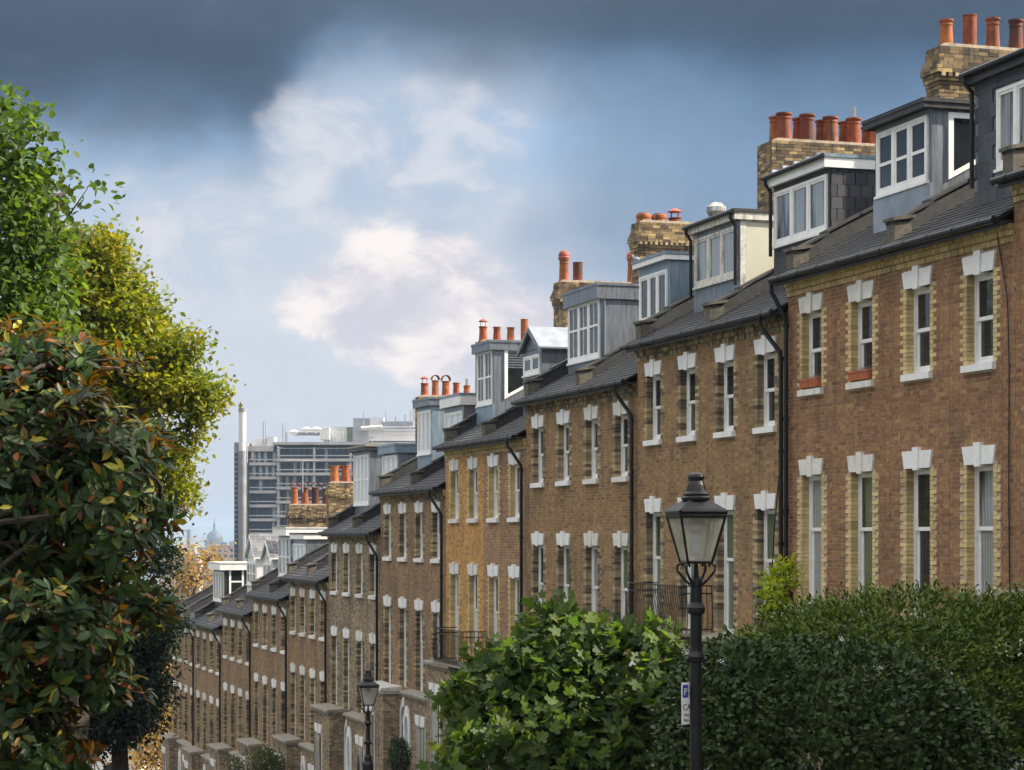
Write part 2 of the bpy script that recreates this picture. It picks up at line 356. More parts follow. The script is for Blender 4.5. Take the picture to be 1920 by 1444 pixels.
for d0, d1 in ((0, .15), (-5.65, -5.5)):
    m = MB()
    for a, b in zip(ysn[:-1], ysn[1:]):
        n = max(1, int((b - a) / .9))
        for k in range(n):
            ya, yb = a + (b - a) * k / n, a + (b - a) * (k + 1) / n - .012
            za, zb, xa, xb = gz(ya), gz(yb), kx(ya), kx(yb)
            m.poly([(xa + d0, ya, za - .1), (xa + d1, ya, za - .1), (xb + d1, yb, zb - .1), (xb + d0, yb, zb - .1), (xa + d0, ya, za + .11), (xa + d1, ya, za + .11), (xb + d1, yb, zb + .11), (xb + d0, yb, zb + .11)],
                   [(0, 3, 2, 1), (4, 5, 6, 7), (0, 1, 5, 4), (1, 2, 6, 5), (2, 3, 7, 6), (3, 0, 4, 7)])
    obj('kerb', m, 'kerbstone', kind='structure')
# distant ridge on the horizon
m = MB(); N = 90; rr = random.Random(3)
top = []
for i in range(N + 1):
    a = -1.2 + 2.4 * i / N; h = 34 + 9 * math.sin(a * 9) + 6 * math.sin(a * 23 + 1) + rr.uniform(-1.5, 1.5); top.append((a, h))
for (a, h), (b, k) in zip(top[:-1], top[1:]):
    p = lambda t, d, z: (d * math.sin(t), d * math.cos(t), z)
    m.quad([p(a, 7800, -96), p(b, 7800, -96), p(b, 9000, k), p(a, 9000, h)]); m.quad([p(a, 9000, h), p(b, 9000, k), p(b, 11500, -96), p(a, 11500, -96)])
obj('hills', m, 'far_hill', kind='structure')

# ------------------------------------------------------------ the terrace
D = 17.6; K = 9.5; XE = -.35; PITCH = .545; RIDGE = 4.3
EDGE = [-11.9, -3.6, 4.7, 13.0, 21.3, 29.6, 37.98, 46.2, 54.6, 62.6, 70.8, 78.9, 86.4, 94.5, 102.4, 110.6, 118.6]
ZU = [7.6, 7.0, 6.4, 5.8, 5.2, 4.6, 3.98, 3.2, 2.3, 1.08, -.28, -2.1, -3.0, -3.95, -4.88, -4.9]
cache = {}
def roof_z(x): return K + .36 + (x - XE) * PITCH
def win_frame(w, h, split):
    key = ('wf', round(w, 3), round(h, 3), split)
    if key in cache: return cache[key]
    m = MB(); y0, y1 = -w / 2, w / 2; t = .055; zs = h * (1 - split)
    for a, b in ((y0, y0 + t), (y1 - t, y1)): m.box(.09, .2, a, b, 0, h)
    m.box(.092, .2, y0 + t, y1 - t, h - t, h); m.box(.088, .22, y0 + t, y1 - t, 0, .06)
    s = .045
    for z0, z1, x in ((zs - .02, h - t, .115), (.06, zs + .02, .15)):
        for a, b in ((y0 + t, y0 + t + s), (y1 - t - s, y1 - t)): m.box(x, x + .035, a, b, z0, z1)
        m.box(x - .002, x + .037, y0 + t + s, y1 - t - s, z1 - s, z1); m.box(x - .002, x + .037, y0 + t + s, y1 - t - s, z0, z0 + s + .02)
    cache[key] = m.mesh('window', 'white_paint'); return cache[key]
def pane(w, h):
    key = ('p', round(w, 3), round(h, 3))
    if key not in cache:
        m = MB(); m.box(0, .006, -w / 2, w / 2, 0, h); cache[key] = m
    return cache[key]
def pane_obj(parent, w, h, loc, mat):
    key = ('pm', round(w, 3), round(h, 3), mat)
    if key not in cache: cache[key] = pane(w, h).mesh('pane', mat)
    return put('pane', cache[key], parent, loc)
def lintel_mesh(w, mat='white_paint'):
    key = ('l', round(w, 3), mat)
    if key not in cache:
        m = MB(); a, b, h = w / 2 + .10, w / 2 + .02, .30
        for sg in (-1, 1):
            p = [(sg * .075, 0), (sg * b, 0), (sg * a, h), (sg * .095, h)]
            m.prism(p if sg > 0 else p[::-1], 0, -.045, .12)
        k = MB(); k.prism([(-.085, -.035), (.085, -.035), (.105, h + .06), (-.105, h + .06)], 0, -.075, .12)
        cache[key] = (m.mesh('lintel', mat), k.mesh('keystone', mat))
    return cache[key]
def sill_mesh(w, mat='white_paint'):
    key = ('s', round(w, 3), mat)
    if key not in cache:
        m = MB(); m.prism([(-.085, -.13), (.2, -.13), (.2, .015), (.09, .012), (-.085, -.015)], 1, -w / 2 - .07, w / 2 + .07)
        cache[key] = m.mesh('sill', mat)
    return cache[key]
def window(house, yc, zt, zb, w, split, sill=True, mat='glass_dark', lintel=True, paint='white_paint'):
    h = zt - zb
    o = put('window', win_frame(w, h, split), house, (.045, yc, zb))
    zs = h * (1 - split)
    pane_obj(o, w - .2, h - zs - .10, (.13, 0, zs + .03), mat); pane_obj(o, w - .2, zs - .10, (.166, 0, .105), mat)
    if sill: put('sill', sill_mesh(w, paint), house, (0, yc, zb))
    if lintel:
        lm, km = lintel_mesh(w, paint); l = put('lintel', lm, house, (0, yc, zt)); put('keystone', km, l)
def fill_course(y0, y1, holes, phase):
    """free stretches of one brick course between holes"""
    segs = []; cur = y0
    for a, b in sorted(holes):
        if a > cur: segs.append((cur, min(a, y1)))
        cur = max(cur, b)
    if cur < y1: segs.append((cur, y1))
    out = []
    for a, b in segs:
        y = a; k = phase
        while y < b - .012:
            L = .215 if k % 2 == 0 else .103
            if b - y - L < .05: L = b - y
            e = min(b, y + L); out.append((y, e)); y = e + .012; k += 1
    return out

POTCOL = [(.23, .052, .018), (.28, .075, .024), (.18, .040, .018), (.32, .098, .03)]
def pot(parent, x, y, z, h, style=0, r=.13, col=None):
    c = col or rnd.choice(POTCOL); m = MB()
    if style == 'squat': prof = [(r * 1.1, 0), (r * 1.05, .1), (r * 1.2, .13), (r * 1.2, .2), (r * .95, .23), (r * .95, .25)]; h = .25
    else:
        prof = [(r * 1.12, 0), (r * 1.05, .12 * h), (r * .92, .72 * h), (r * .92, .78 * h), (r * 1.0, .79 * h), (r * 1.0, .82 * h), (r * .92, .84 * h), (r * .95, .92 * h), (r * 1.12, .94 * h), (r * 1.12, h), (r * .8, h)]
        if style == 'plain': prof = [(r, 0), (r, h * .96), (r * 1.06, h * .965), (r * 1.06, h), (r * .85, h)]
    m.lathe(prof, n=18, col=c); m.lathe([(r * .78, h - .02), (r * .78, h + .002)], n=14, col=(.015, .012, .01))
    o = obj('chimney_pot', m, 'pot_tint', parent, (x, y, z), smooth=False)
    if style == 'cap' or style == 'hood':
        q = MB()
        if style == 'cap':
            for i in range(4):
                a = i * math.pi / 2 + .5; q.tube([(r * .8 * math.cos(a), r * .8 * math.sin(a), h - .02), (r * .8 * math.cos(a), r * .8 * math.sin(a), h + .17)], .012, 5, (.3, .07, .04))
            q.lathe([(r * 1.15, h + .165), (r * 1.15, h + .185), (r * .6, h + .235), (r * .15, h + .27)], n=14, col=(.38, .10, .07))
        else:
            P = [(r * 1.25 * math.cos(a), 0, h + .02 + r * 1.45 * math.sin(a)) for a in [math.pi * k / 10 for k in range(11)]]
            for a, b in zip(P[:-1], P[1:]):
                q.poly([(a[0], -.11, a[2]), (b[0], -.11, b[2]), (b[0], .11, b[2]), (a[0], .11, a[2]), (a[0] * .84, -.11, h + .02 + (a[2] - h - .02) * .84), (b[0] * .84, -.11, h + .02 + (b[2] - h - .02) * .84), (b[0] * .84, .11, h + .02 + (b[2] - h - .02) * .84), (a[0] * .84, .11, h + .02 + (a[2] - h - .02) * .84)], [(0, 1, 2, 3), (7, 6, 5, 4), (0, 4, 5, 1), (3, 2, 6, 7)], (.17, .055, .03))
        obj('cowl', q, 'pot_tint', o)
    if style == 'ball':
        q = MB(); q.lathe([(r * 1.1, h - .03), (r * 1.25, h + .03), (r * 1.1, h + .07), (r * 1.2, h + .10), (r * 1.05, h + .17), (r * .7, h + .23), (r * .2, h + .26)], n=16, col=(.42, .10, .08)); obj('cowl', q, 'pot_tint', o)
    if style == 'flue':
        q = MB(); q.lathe([(.062, h - .05), (.062, h + .26), (.05, h + .26)], n=14); obj('flue', q, 'metal_shiny', o, smooth=False)
    return o
def course_bricks(m, x0, x1, y0, y1, z, h, pal, t=.05):
    """one course of bricks round a rectangular stack"""
    j = .008; L = .22
    ph = rnd.choice((.0, .11))
    for side in range(4):
        a0, a1 = (x0, x1) if side % 2 == 0 else (y0, y1)
        u = a0 - ph
        while u < a1 - .02:
            e = min(u + L, a1); s0 = max(u, a0); d = rnd.uniform(-.004, .004)
            if e - s0 > .03:
                if side == 0: m.box(s0, e - j, y0 - d, y0 + t, z, z + h - j, pick(pal))
                elif side == 2: m.box(s0, e - j, y1 - t, y1 + d, z, z + h - j, pick(pal))
                elif side == 1: m.box(x1 - t, x1 + d, s0 + .03, e - j - .03, z, z + h - j, pick(pal))
                else: m.box(x0 - d, x0 + t, s0 + .002, e - j - .002, z, z + h - j, pick(pal))
            u += L
def chimney(house, x0, x1, yc, wy, zb, zt, pots, pal='stock', corbel=True, rows=1):
    """stack with corbelled head; zt is the level of the pot bases"""
    m = MB(); g = .025
    m.box(x0 + g, x1 - g, yc - wy / 2 + g, yc + wy / 2 - g, zb, zt - .01)
    o = obj('chimney', m, 'grey_mortar', house)
    b = MB(); z = zb; n = int(round((zt - zb) / .078)); h = (zt - zb) / n
    for i in range(n):
        k = n - 1 - i; e = 0.
        if corbel: e = {0: .0, 1: .01, 2: .01, 3: .03, 4: .06, 5: .085, 6: .085, 7: .05, 8: .04, 9: .015}.get(k, 0.)
        course_bricks(b, x0 - e, x1 + e, yc - wy / 2 - e, yc + wy / 2 + e, z, h, pal); z += h
    obj('brick', b, 'sooty_brick_tint', o, kind='stuff')
    if corbel:                              # dentil course under the head
        q = MB(); zz = zt - 8.0 * h
        for k in range(int((x1 - x0) / .15)):
            q.box(x0 + k * .15, x0 + k * .15 + .08, yc - wy / 2 - .095, yc - wy / 2 - .03, zz, zz + .075, pick('old_quoin'))
        obj('dentil', q, 'sooty_brick_tint', o, kind='stuff')
    f = MB(); f.prism([(x0 + .03, zt - .012), (x1 - .03, zt - .012), (x1 - .15, zt + .06), (x0 + .15, zt + .06)], 1, yc - wy / 2 + .03, yc + wy / 2 - .03)
    obj('flaunching', f, 'mortar', o)
    for p in pots: pot(o, p[0], yc + p[1], zt + .02, p[2], p[3], p[4] if len(p) > 4 else .13, p[5] if len(p) > 5 else None)
    return o

def dormer(house, ya, yb, zt, zsill, cfg, hw):
    """ya..yb along the street, zt roof edge, zsill window foot (local to the house)"""
    xf = cfg.get('xf', .9); xb = cfg.get('xb', 4.6); sty = cfg['mat']; t = .05
    body = MB(); gable = cfg.get('gable', 0)
    zlow = roof_z(xf) - .25
    body.box(xf + .03, xb, ya, yb, zlow, zt - .06)
    if gable: body.prism([(ya, zt - .08), (yb, zt - .08), ((ya + yb) / 2, zt + gable - .06)], 0, xf + .03, xb)
    o = obj('dormer', body, sty, house)
    # window band on the street face
    wa, wb, wz1 = ya + cfg.get('ma', .12), yb - cfg.get('mb', .12), zt - cfg.get('mt', .22)
    n = cfg.get('lights', 3); fm = MB(); paint = cfg.get('paint', 'white_paint'); fr = .06; x0 = xf - .015
    fm.box(x0, xf + .06, wa, wa + fr, zsill, wz1); fm.box(x0, xf + .06, wb - fr, wb, zsill, wz1)
    fm.box(x0, xf + .06, wa + fr, wb - fr, wz1 - fr, wz1); fm.box(x0 - .03, xf + .06, wa - .04, wb + .04, zsill - .05, zsill)
    fm.box(x0, xf + .06, wa + fr, wb - fr, zsill, zsill + fr)
    step = (wb - wa - 2 * fr) / n; ww = step - .10
    for i in range(n):
        a = wa + fr + i * step + .05 * (i > 0); b = wa + fr + (i + 1) * step - .05 * (i < n - 1)
        if i < n - 1: fm.box(x0, xf + .06, b, b + .10, zsill + fr, wz1 - fr)
        s = .045
        for p, q in ((a, a + s), (b - s, b)): fm.box(xf + .0, xf + .05, p, q, zsill + fr, wz1 - fr)
        fm.box(xf + .001, xf + .05, a + s, b - s, zsill + fr, zsill + fr + s + .03); fm.box(xf + .001, xf + .05, a + s, b - s, wz1 - fr - s, wz1 - fr)
        zm = zsill + (wz1 - zsill) * cfg.get('mid', .5)
        if cfg.get('sash', 1): fm.box(xf - .004, xf + .05, a + s, b - s, zm - .03, zm + .03)
        if cfg.get('bars', 0):
            c = (a + b) / 2; fm.box(xf + .004, xf + .05, c - .013, c + .013, zsill + fr + s, wz1 - fr - s)
    w_o = obj('window_frame', fm, paint, o)
    for i in range(n):
        a = wa + fr + i * step + .09 * (i > 0) + .045 * (i == 0); b = wa + fr + (i + 1) * step - .09 * (i < n - 1) - .045 * (i == n - 1)
        pane_obj(o, round(b - a, 2), round(wz1 - zsill - 2 * fr - .1, 2), (xf + .022, (a + b) / 2, zsill + fr + .05), cfg.get('glass', 'glass_dark'))
    # roof
    r = MB(); oh = cfg.get('oh', .14)
    if gable:
        yc = (ya + yb) / 2; th = .05
        for sg, e in ((-1, ya - oh), (1, yb + oh)):
            dz = -gable * oh / ((yb - ya) / 2)
            r.prism([(e, zt + dz), (yc, zt + gable), (yc, zt + gable + th), (e, zt + dz + th)][::sg], 0, xf - .1, xb)
        obj('dormer_roof', r, cfg.get('roof', 'bright_lead'), o)
        if cfg.get('roof') == 'slate_tint':
            s = MB()
            for sg in (-1, 1):
                hw_ = (yb - ya) / 2 + oh; slope = gable / ((yb - ya) / 2); Lr = math.hypot(hw_, slope * hw_); nr = int(Lr / .2)
                for i in range(nr):
                    x = xf - .1
                    while x < xb - .1:
                        d0, d1 = hw_ * (1 - i / nr), hw_ * (1 - (i + 1.05) / nr); z0 = zt + gable - slope * d0 + th + .018; z1 = zt + gable - slope * max(d1, 0) + th + .006
                        s.quad([(x, yc + sg * d0, z0), (x + .24, yc + sg * d0, z0), (x + .24, yc + sg * max(d1, 0), z1), (x, yc + sg * max(d1, 0), z1)][::sg], vary((.13, .13, .14), .7, 1.3)); x += .25
            obj('slate', s, 'slate_tint', o, kind='stuff')
        bb = MB()
        for sg, e in ((-1, ya - oh), (1, yb + oh)):
            dz = -gable * oh / ((yb - ya) / 2)
            bb.prism([(e, zt + dz - .11), (yc, zt + gable - .11), (yc, zt + gable - .002), (e, zt + dz - .002)][::sg], 0, xf - .12, xf - .07)
        obj('bargeboard', bb, cfg.get('barge', 'white_paint'), o)
    else:
        fh = cfg.get('fascia', .16)
        r.box(xf - oh, xb, ya - oh * .6, yb + oh * .6, zt - .03, zt + .04); obj('dormer_roof', r, cfg.get('roof', 'lead'), o)
        q = MB(); f0 = zt - .03 - fh
        q.box(xf - oh + .02, xf - oh + .06, ya - oh * .6 + .02, yb + oh * .6 - .02, f0, zt - .032)
        for yy in (ya - oh * .6 + .02, yb + oh * .6 - .06): q.box(xf - oh + .06, xb - .05, yy, yy + .04, f0, zt - .032)
        q.box(xf - oh + .06, xf + .03, ya, yb, f0 + .02, f0 + .05)
        obj('fascia', q, cfg.get('fmat', 'white_paint'), o)
        if cfg.get('rolls'):
            q = MB()
            for k in range(5):
                y = ya + (yb - ya) * (k + .5) / 5; q.prism([(y - .05, zt + .04), (y + .05, zt + .04), (y + .03, zt + .10), (y - .03, zt + .10)], 0, xf - oh, xb)
            obj('lead_roll', q, 'bright_lead', o)
    if cfg.get('gutter'):
        q = MB(); q.tube([(xf - oh - .04, ya - .1, zt - .02), (xf - oh - .04, yb + .1, zt - .03)], .05, 8); obj('gutter', q, 'black_iron', o)
        for yy in cfg['gutter']:
            y = yb - .03 if yy == 'far' else ya + .03
            q = MB(); q.tube([(xf - oh - .04, y, zt - .04), (xf - oh - .04, y, zt - .16), (xf - .07, y - .02, zt - .32), (xf - .07, y - .02, zsill - .2)], .038, 8); obj('downpipe', q, 'black_iron', o)
    # near cheek dressing
    ck = cfg.get('cheek')
    if ck == 'slate':
        s = MB(); z = zlow + .2; row = 0
        while z < zt - .2:
            x = xf + .06 - (row % 2) * .13
            while x < xb - .05:
                a, b = max(x, xf + .05), min(x + .25, xb); d = rnd.uniform(0, .006)
                if b - a > .04: s.box(a, b - .008, ya - .012 - d, ya + .01, z, z + .235, vary((.045, .046, .056), .6, 1.4))
                x += .26
            z += .24; row += 1
        obj('slate', s, 'slate_tint', o, kind='stuff')
    elif ck == 'glazed':
        xa, xc = xf + .35, xf + 1.7; f = MB(); y0 = ya - .03
        def rz(x): return max(roof_z(x) + .5, zsill - .05)
        P = [(xa, zt - .18), (xa, rz(xa)), (xc, rz(xc)), (xc, zt - .18)]
        In = [(xa + .1, zt - .28), (xa + .1, rz(xa + .1) + .1), (xc - .1, rz(xc - .1) + .1), (xc - .1, zt - .28)]
        for i in range(4):
            j = (i + 1) % 4; f.prism([P[i], P[j], In[j], In[i]], 1, y0, ya + .02)
        obj('side_window_frame', f, 'white_paint', o)
        g = MB(); g.prism(In, 1, ya - .012, ya - .004); obj('pane', g, 'glass_dark', o)
        if cfg.get('blind'):
            s = MB(); z = zt - .33
            while z > rz(xc) + .2: s.box(xa + .1, xc - .1, ya - .018, ya - .014, z, z + .035); z -= .075
            obj('blind_slat', s, 'lead', o, kind='stuff')
    elif ck == 'seams':
        s = MB()
        for x in cfg.get('seams', (.12, 1.25)): s.tube([(xf + x, ya - .012, roof_z(xf + x)), (xf + x, ya - .012, zt - .2)], .022, 6)
        obj('lead_seam', s, 'bright_lead', o)
    elif ck == 'panel':
        s = MB(); s.box(xf + .18, xb - .4, ya - .012, ya + .02, zlow + .2, zt - .24); obj('cheek_panel', s, 'cream_paint', o)
        s = MB(); s.box(xf + .04, xf + .17, ya - .02, ya + .02, zlow + .2, zt - .2); s.box(xf + .04, xb - .4, ya - .022, ya + .02, zt - .235, zt - .1); obj('cheek_trim', s, 'peeling_paint', o)
    elif ck == 'side_window':
        f = MB(); a, b = xf + .25, xf + 1.0; y0 = ya - .03
        for p, q in ((a, a + .1), (b - .1, b)): f.box(p, q, y0, ya + .02, zsill, zt - .25)
        for p, q in ((zsill, zsill + .1), (zt - .35, zt - .25), (zsill + (zt - zsill) * .5, zsill + (zt - zsill) * .5 + .08)): f.box(a + .1, b - .1, y0 + .002, ya + .02, p, q)
        obj('side_window_frame', f, 'white_paint', o)
        g = MB(); g.box(a + .1, b - .1, ya - .012, ya - .004, zsill + .1, zt - .35); obj('pane', g, 'glass_dark', o)
    if cfg.get('apron'):
        s = MB(); s.box(xf - .01, xf + .04, ya - .004, yb, zlow, zsill - .051); obj('apron', s, cfg['apron'], o)
    return o

def slate_mesh(v):
    key = ('slate', v)
    if key not in cache:
        c = rnd.choice([(.036, .038, .042), (.030, .031, .035), (.048, .048, .050), (.040, .039, .040), (.025, .026, .030)]); k = rnd.uniform(.7, 1.35)
        m = MB(); L = .36; w = .24
        m.poly([(0, 0, .024), (0, w, .024), (L, w, .0), (L, 0, .0), (0, 0, .010), (0, w, .010)], [(0, 3, 2, 1), (0, 1, 5, 4), (0, 4, 3), (1, 2, 5)], tuple(x * k for x in c))
        cache[key] = m
    return cache[key]
def brick_mesh(L, v, pal, mat):
    key = ('brick', round(L, 2), v, pal)
    if key not in cache:
        m = MB(); m.box(-.006 - .002 * (v % 3), .02, 0, L, 0, .065, pick(pal)); cache[key] = m.mesh('brick', mat)
    return cache[key]

def house(i, side, cfg):
    """side 0 = nearer house of the pair, 1 = farther one"""
    e0, e1 = EDGE[i + 4], EDGE[i + 5]; hw = (e1 - e0) / 2; Y0 = e0 + side * hw; zk = ZU[i + 4]
    t = thing('terraced_house', cfg['label'], 'house', (D, Y0, zk - K), 0, 'stepped brick terrace')
    pal, wallm = cfg['pal']; qp = cfg.get('quoin', 'old_quoin'); near = 0 <= i <= 3; w = .86
    wins = []
    for fy in (.25, .745):
        wins.append((hw * fy, K - .36, K - 1.82, .5)); wins.append((hw * fy, K - 3.46, K - 6.08, .40))
    top = K + .34; holes = [(yc - w / 2, yc + w / 2, zb, zt) for yc, zt, zb, s in wins]
    # ground floor: projecting bay with stone slab, arched doorway
    bay0, bay1 = ((hw * .06, hw * .98), (hw * .32, hw * .98))[side]; zs = K - 6.1; xd = (-.26, -.60)[side]
    holes.append((hw * .10, hw * .30, 1.0, 2.9))
    # wall with real openings
    m = MB(); ysb = sorted(set([0, hw] + [h[0] for h in holes] + [h[1] for h in holes])); zsb = sorted(set([-1.5, top] + [h[2] for h in holes] + [h[3] for h in holes]))
    for a, b in zip(ysb[:-1], ysb[1:]):
        for c, d in zip(zsb[:-1], zsb[1:]):
            if any(h[0] - 1e-4 < (a + b) / 2 < h[1] and h[2] < (c + d) / 2 < h[3] for h in holes): continue
            m.quad([(0, a, c), (0, a, d), (0, b, d), (0, b, c)])
    for h in holes:                              # reveals
        a, b, c, d = h; r = .30
        m.quad([(0, b, c), (0, b, d), (r, b, d), (r, b, c)]); m.quad([(0, a, c), (r, a, c), (r, a, d), (0, a, d)])
        m.quad([(0, a, d), (r, a, d), (r, b, d), (0, b, d)]); m.quad([(0, a, c), (0, b, c), (r, b, c), (r, a, c)])
        m.quad([(r, a, c), (r, a, d), (r, b, d), (r, b, c)])
    xb = RIDGE * 2 - .3; zr = roof_z(RIDGE) - .05
    m.poly([(0, 0, -1.5), (xb, 0, -1.5), (xb, 0, top), (RIDGE, 0, zr), (0, 0, top)], [(0, 1, 2, 3, 4)])
    m.poly([(0, hw, -1.5), (xb, hw, -1.5), (xb, hw, top), (RIDGE, hw, zr), (0, hw, top)], [(4, 3, 2, 1, 0)])
    m.quad([(xb, 0, -1.5), (xb, hw, -1.5), (xb, hw, top), (xb, 0, top)])
    wall = obj('wall', m, 'mortar' if (near and i == 1) else ('grey_mortar' if near else wallm), t)
    if near:                                     # ground storey keeps the textured brick
        m = MB(); m.quad([(-.003, 0, -1.5), (-.003, 0, .95), (-.003, hw, .95), (-.003, hw, -1.5)]); obj('plinth', m, wallm, t)
    # quoins: toothed yellow brick round each opening, returning into the reveal
    qb = MB(); qholes = {}; ch = .075
    for yc, zt, zb, s in wins:
        n = int((zt - zb + .02) / ch)
        for k in range(n + 1):
            z0 = zb + k * ch; z1 = min(z0 + .066, zt)
            if z1 - z0 < .02: continue
            L = .215 if k % 2 else .105
            for sg in (-1, 1):
                a, b = yc + sg * (w / 2 - .012), yc + sg * (w / 2 + L)
                qb.box(-.012, .14, min(a, b), max(a, b), z0, z1, pick(qp))
                qholes.setdefault(int(round(z0 / ch)), []).append((min(a, b) - .005, max(a, b) + .01))
    obj('quoin', qb, 'brick_tint' if qp == 'quoin' else 'sooty_brick_tint', t, kind='stuff')
    bmat = 'brick_tint'
    if near:
        mb = MB(); bl = []; z = 1.0; row = 0
        while z < top - .05:
            hl = [(h[0] - .005, h[1] + .005) for h in holes if h[2] - .06 < z + .03 < h[3]]
            for yc, zt, zb, s in wins:
                if zt - .01 < z + .033 < zt + .30:
                    f = (z - zt) / .3; hw2 = w / 2 + .03 + .09 * f; hl.append((yc - hw2, yc + hw2))
                if zb - .13 < z + .033 < zb and s == .5: hl.append((yc - w / 2 - .08, yc + w / 2 + .08))
            for kk in range(int(z / ch) - 1, int(z / ch) + 2):
                for a, b in qholes.get(kk, []):
                    if abs(kk * ch - z) < .04: hl.append((a, b))
            for a, b in fill_course(.0, hw, hl, row): bl.append((a, b, z))
            z += ch; row += 1
        ind = []
        if i == 1:
            bl.sort(key=lambda q: q[0] if q[2] > K - 6 else 99); ind = bl[:300]; bl = bl[300:]
        for a, b, z in ind:
            put('brick', brick_mesh(b - a, rnd.randrange(14), pal, bmat), wall, (0, a, z))
        for a, b, z in bl:
            d = rnd.uniform(-.002, .003); cc = pick(pal)
            for yc, zt, zb, s_ in wins:           # soot washed down below the upper sills
                if s_ == .5 and abs((a + b) / 2 - yc) < .5 and 0 < zb - z < .75: cc = vary(cc, .5 + .4 * (zb - z) / .75, .95)
            mb.box(-.007 + d, .01, a, b, z, z + .065, cc)
        obj('brick', mb, bmat, wall, kind='stuff')
    for n_, (yc, zt, zb, s) in enumerate(wins):
        window(t, yc, zt, zb, w, s, s == .5, cfg['glass'][n_ % 2] if 'glass' in cfg else rnd.choice(('glass_dark', 'glass_dark', 'glass_curtain', 'glass_curtain', 'glass_drape')), paint='old_white_paint' if (i * 2 + side) % 3 == 0 else 'white_paint')
    # corbelled eaves course
    cb = MB()
    for k, (z0, ex) in enumerate(((K + .02, .02), (K + .12, .05), (K + .21, .085))):
        y = 0.
        while y < hw - .01:
            e = min(hw, y + .078); d = rnd.uniform(0, .01); cb.box(-ex - d, .0, y, e - .009, z0, z0 + .085, pick(qp)); y = e
    obj('cornice', cb, 'brick_tint' if qp == 'quoin' else 'sooty_brick_tint', t, kind='stuff')
    m = MB(); m.box(XE + .06, -.0, 0.002, hw - .002, K + .30, K + .345); m.box(XE + .05, XE + .085, .002, hw - .002, K + .22, K + .34); obj('soffit', m, 'dark_fascia', t)
    m = MB(); m.tube([(XE - .02, -.02, K + .335), (XE - .02, hw + .02, K + .335)], .062, 10)
    for k in range(5): y = hw * (k + .5) / 5; m.tube([(XE - .02, y - .03, K + .335), (XE - .02, y + .03, K + .335)], .07, 10)
    obj('gutter', m, 'black_iron', t)
    # roof
    m = MB(); zz = roof_z(XE) - .02
    m.prism([(XE, zz - .03), (RIDGE, roof_z(RIDGE) - .05), (xb + .3, zz - .03), (xb + .3, zz), (RIDGE, roof_z(RIDGE) - .02), (XE, zz)], 1, .004, hw - .004)
    roof = obj('roof', m, 'dark_fascia', t)
    al = math.atan(PITCH); ca, sa = math.cos(al), math.sin(al); L = (RIDGE - XE) / ca; nr = int(L / .2); nc = int(hw / .245)
    sl = []; x_d = cfg['dormer']['d'].get('xf', .9) if cfg.get('dormer') else 99
    for r in range(nr):
        s = r * .2
        for c in range(nc + 1):
            y = c * .245 - (r % 2) * .12
            if y < -.02 or y + .24 > hw + .02: y = max(0.002, min(y, hw - .242))
            sl.append((s, y))
    rot = Matrix.Rotation(-al, 4, 'Y')
    sm = MB(); indl = set(range(0, 300)) if i == 1 else set()
    for q, (s, y) in enumerate(sl):
        base = Vector((XE - .03 + s * ca, y, roof_z(XE - .03 + s * ca) - .012))
        j = rnd.uniform(-.004, .006)
        if q in indl:
            v = rnd.randrange(10); key = ('slo', v)
            if key not in cache: cache[key] = slate_mesh(v).mesh('slate', 'slate_tint')
            o = put('slate', cache[key], roof, tuple(base)); o.rotation_euler = (rnd.uniform(-.006, .006), -al + j, rnd.uniform(-.012, .012))
        else:
            pm = slate_mesh(rnd.randrange(10)); M = Matrix.Translation(base) @ Matrix.Rotation(-al + j, 4, 'Y') @ Matrix.Rotation(rnd.uniform(-.012, .012), 4, 'Z')
            sm.poly([tuple(M @ Vector(p)) for p in pm.v], pm.f, pm.c[0])
    obj('slate', sm, 'slate_tint', roof, kind='stuff')
    # party-wall parapet on the far edge, with coping and kneeler
    p0, p1 = hw - .27, hw - .02; xs, xe = cfg.get('px', 0.0), RIDGE; zf = lambda x: roof_z(x) + .30
    m = MB(); m.prism([(xs, roof_z(xs) - .05), (xe, roof_z(xe) - .05), (xe, zf(xe)), (xs, zf(xs))], 1, p0, p1)
    par = obj('parapet', m, cfg.get('parmat', 'coping'), t)
    n = 6
    for k in range(n):
        a = xs - .06 + (xe - xs) * k / n; b = xs - .06 + (xe - xs) * (k + 1) / n + .05; u = .02 + .022 * (k % 2)
        m = MB(); m.prism([(a, zf(a) + u), (b, zf(b) + u - .02), (b, zf(b) + u + .03), (a, zf(a) + u + .05)], 1, p0 - .05, p1 + .05); obj('coping', m, 'coping', par)
    m = MB(); m.box(xs - .05, xs + .28, p0 - .03, p1 + .03, roof_z(xs) - .05, zf(xs) + .02); m.prism([(xs - .10, zf(xs) + .03), (xs + .34, zf(xs) + .10), (xs + .34, zf(xs) + .16), (xs - .10, zf(xs) + .09)], 1, p0 - .07, p1 + .07)
    obj('kneeler', m, 'kneeler', par)
    # ground-floor bay
    m = MB(); m.box(xd, -.004, bay0, bay1, -1.5, zs - .12); bay = obj('bay', m, 'wall_stock', t)
    m = MB(); m.prism([(xd - .14, zs - .10), (0, zs - .10), (0, zs + .05), (xd - .10, zs + .0), (xd - .14, zs - .03)], 1, bay0 - .12, bay1 + .05); m.box(xd - .06, -.003, bay0 - .06, bay1 + .03, zs - .2, zs - .1)
    obj('cornice_slab', m, cfg.get('slab', 'stone'), bay)
    yc = (bay0 + bay1) / 2 + (-.25, .35)[side]; lm, km = lintel_mesh(1.0)
    o = put('bay_window', win_frame(1.0, 2.1, .45), bay, (xd - .11, yc, .35)); put('lintel', lm, bay, (xd - .02, yc, 2.45))
    pane_obj(bay, .8, 1.9, (xd - .04, yc, .45), 'glass_curtain')
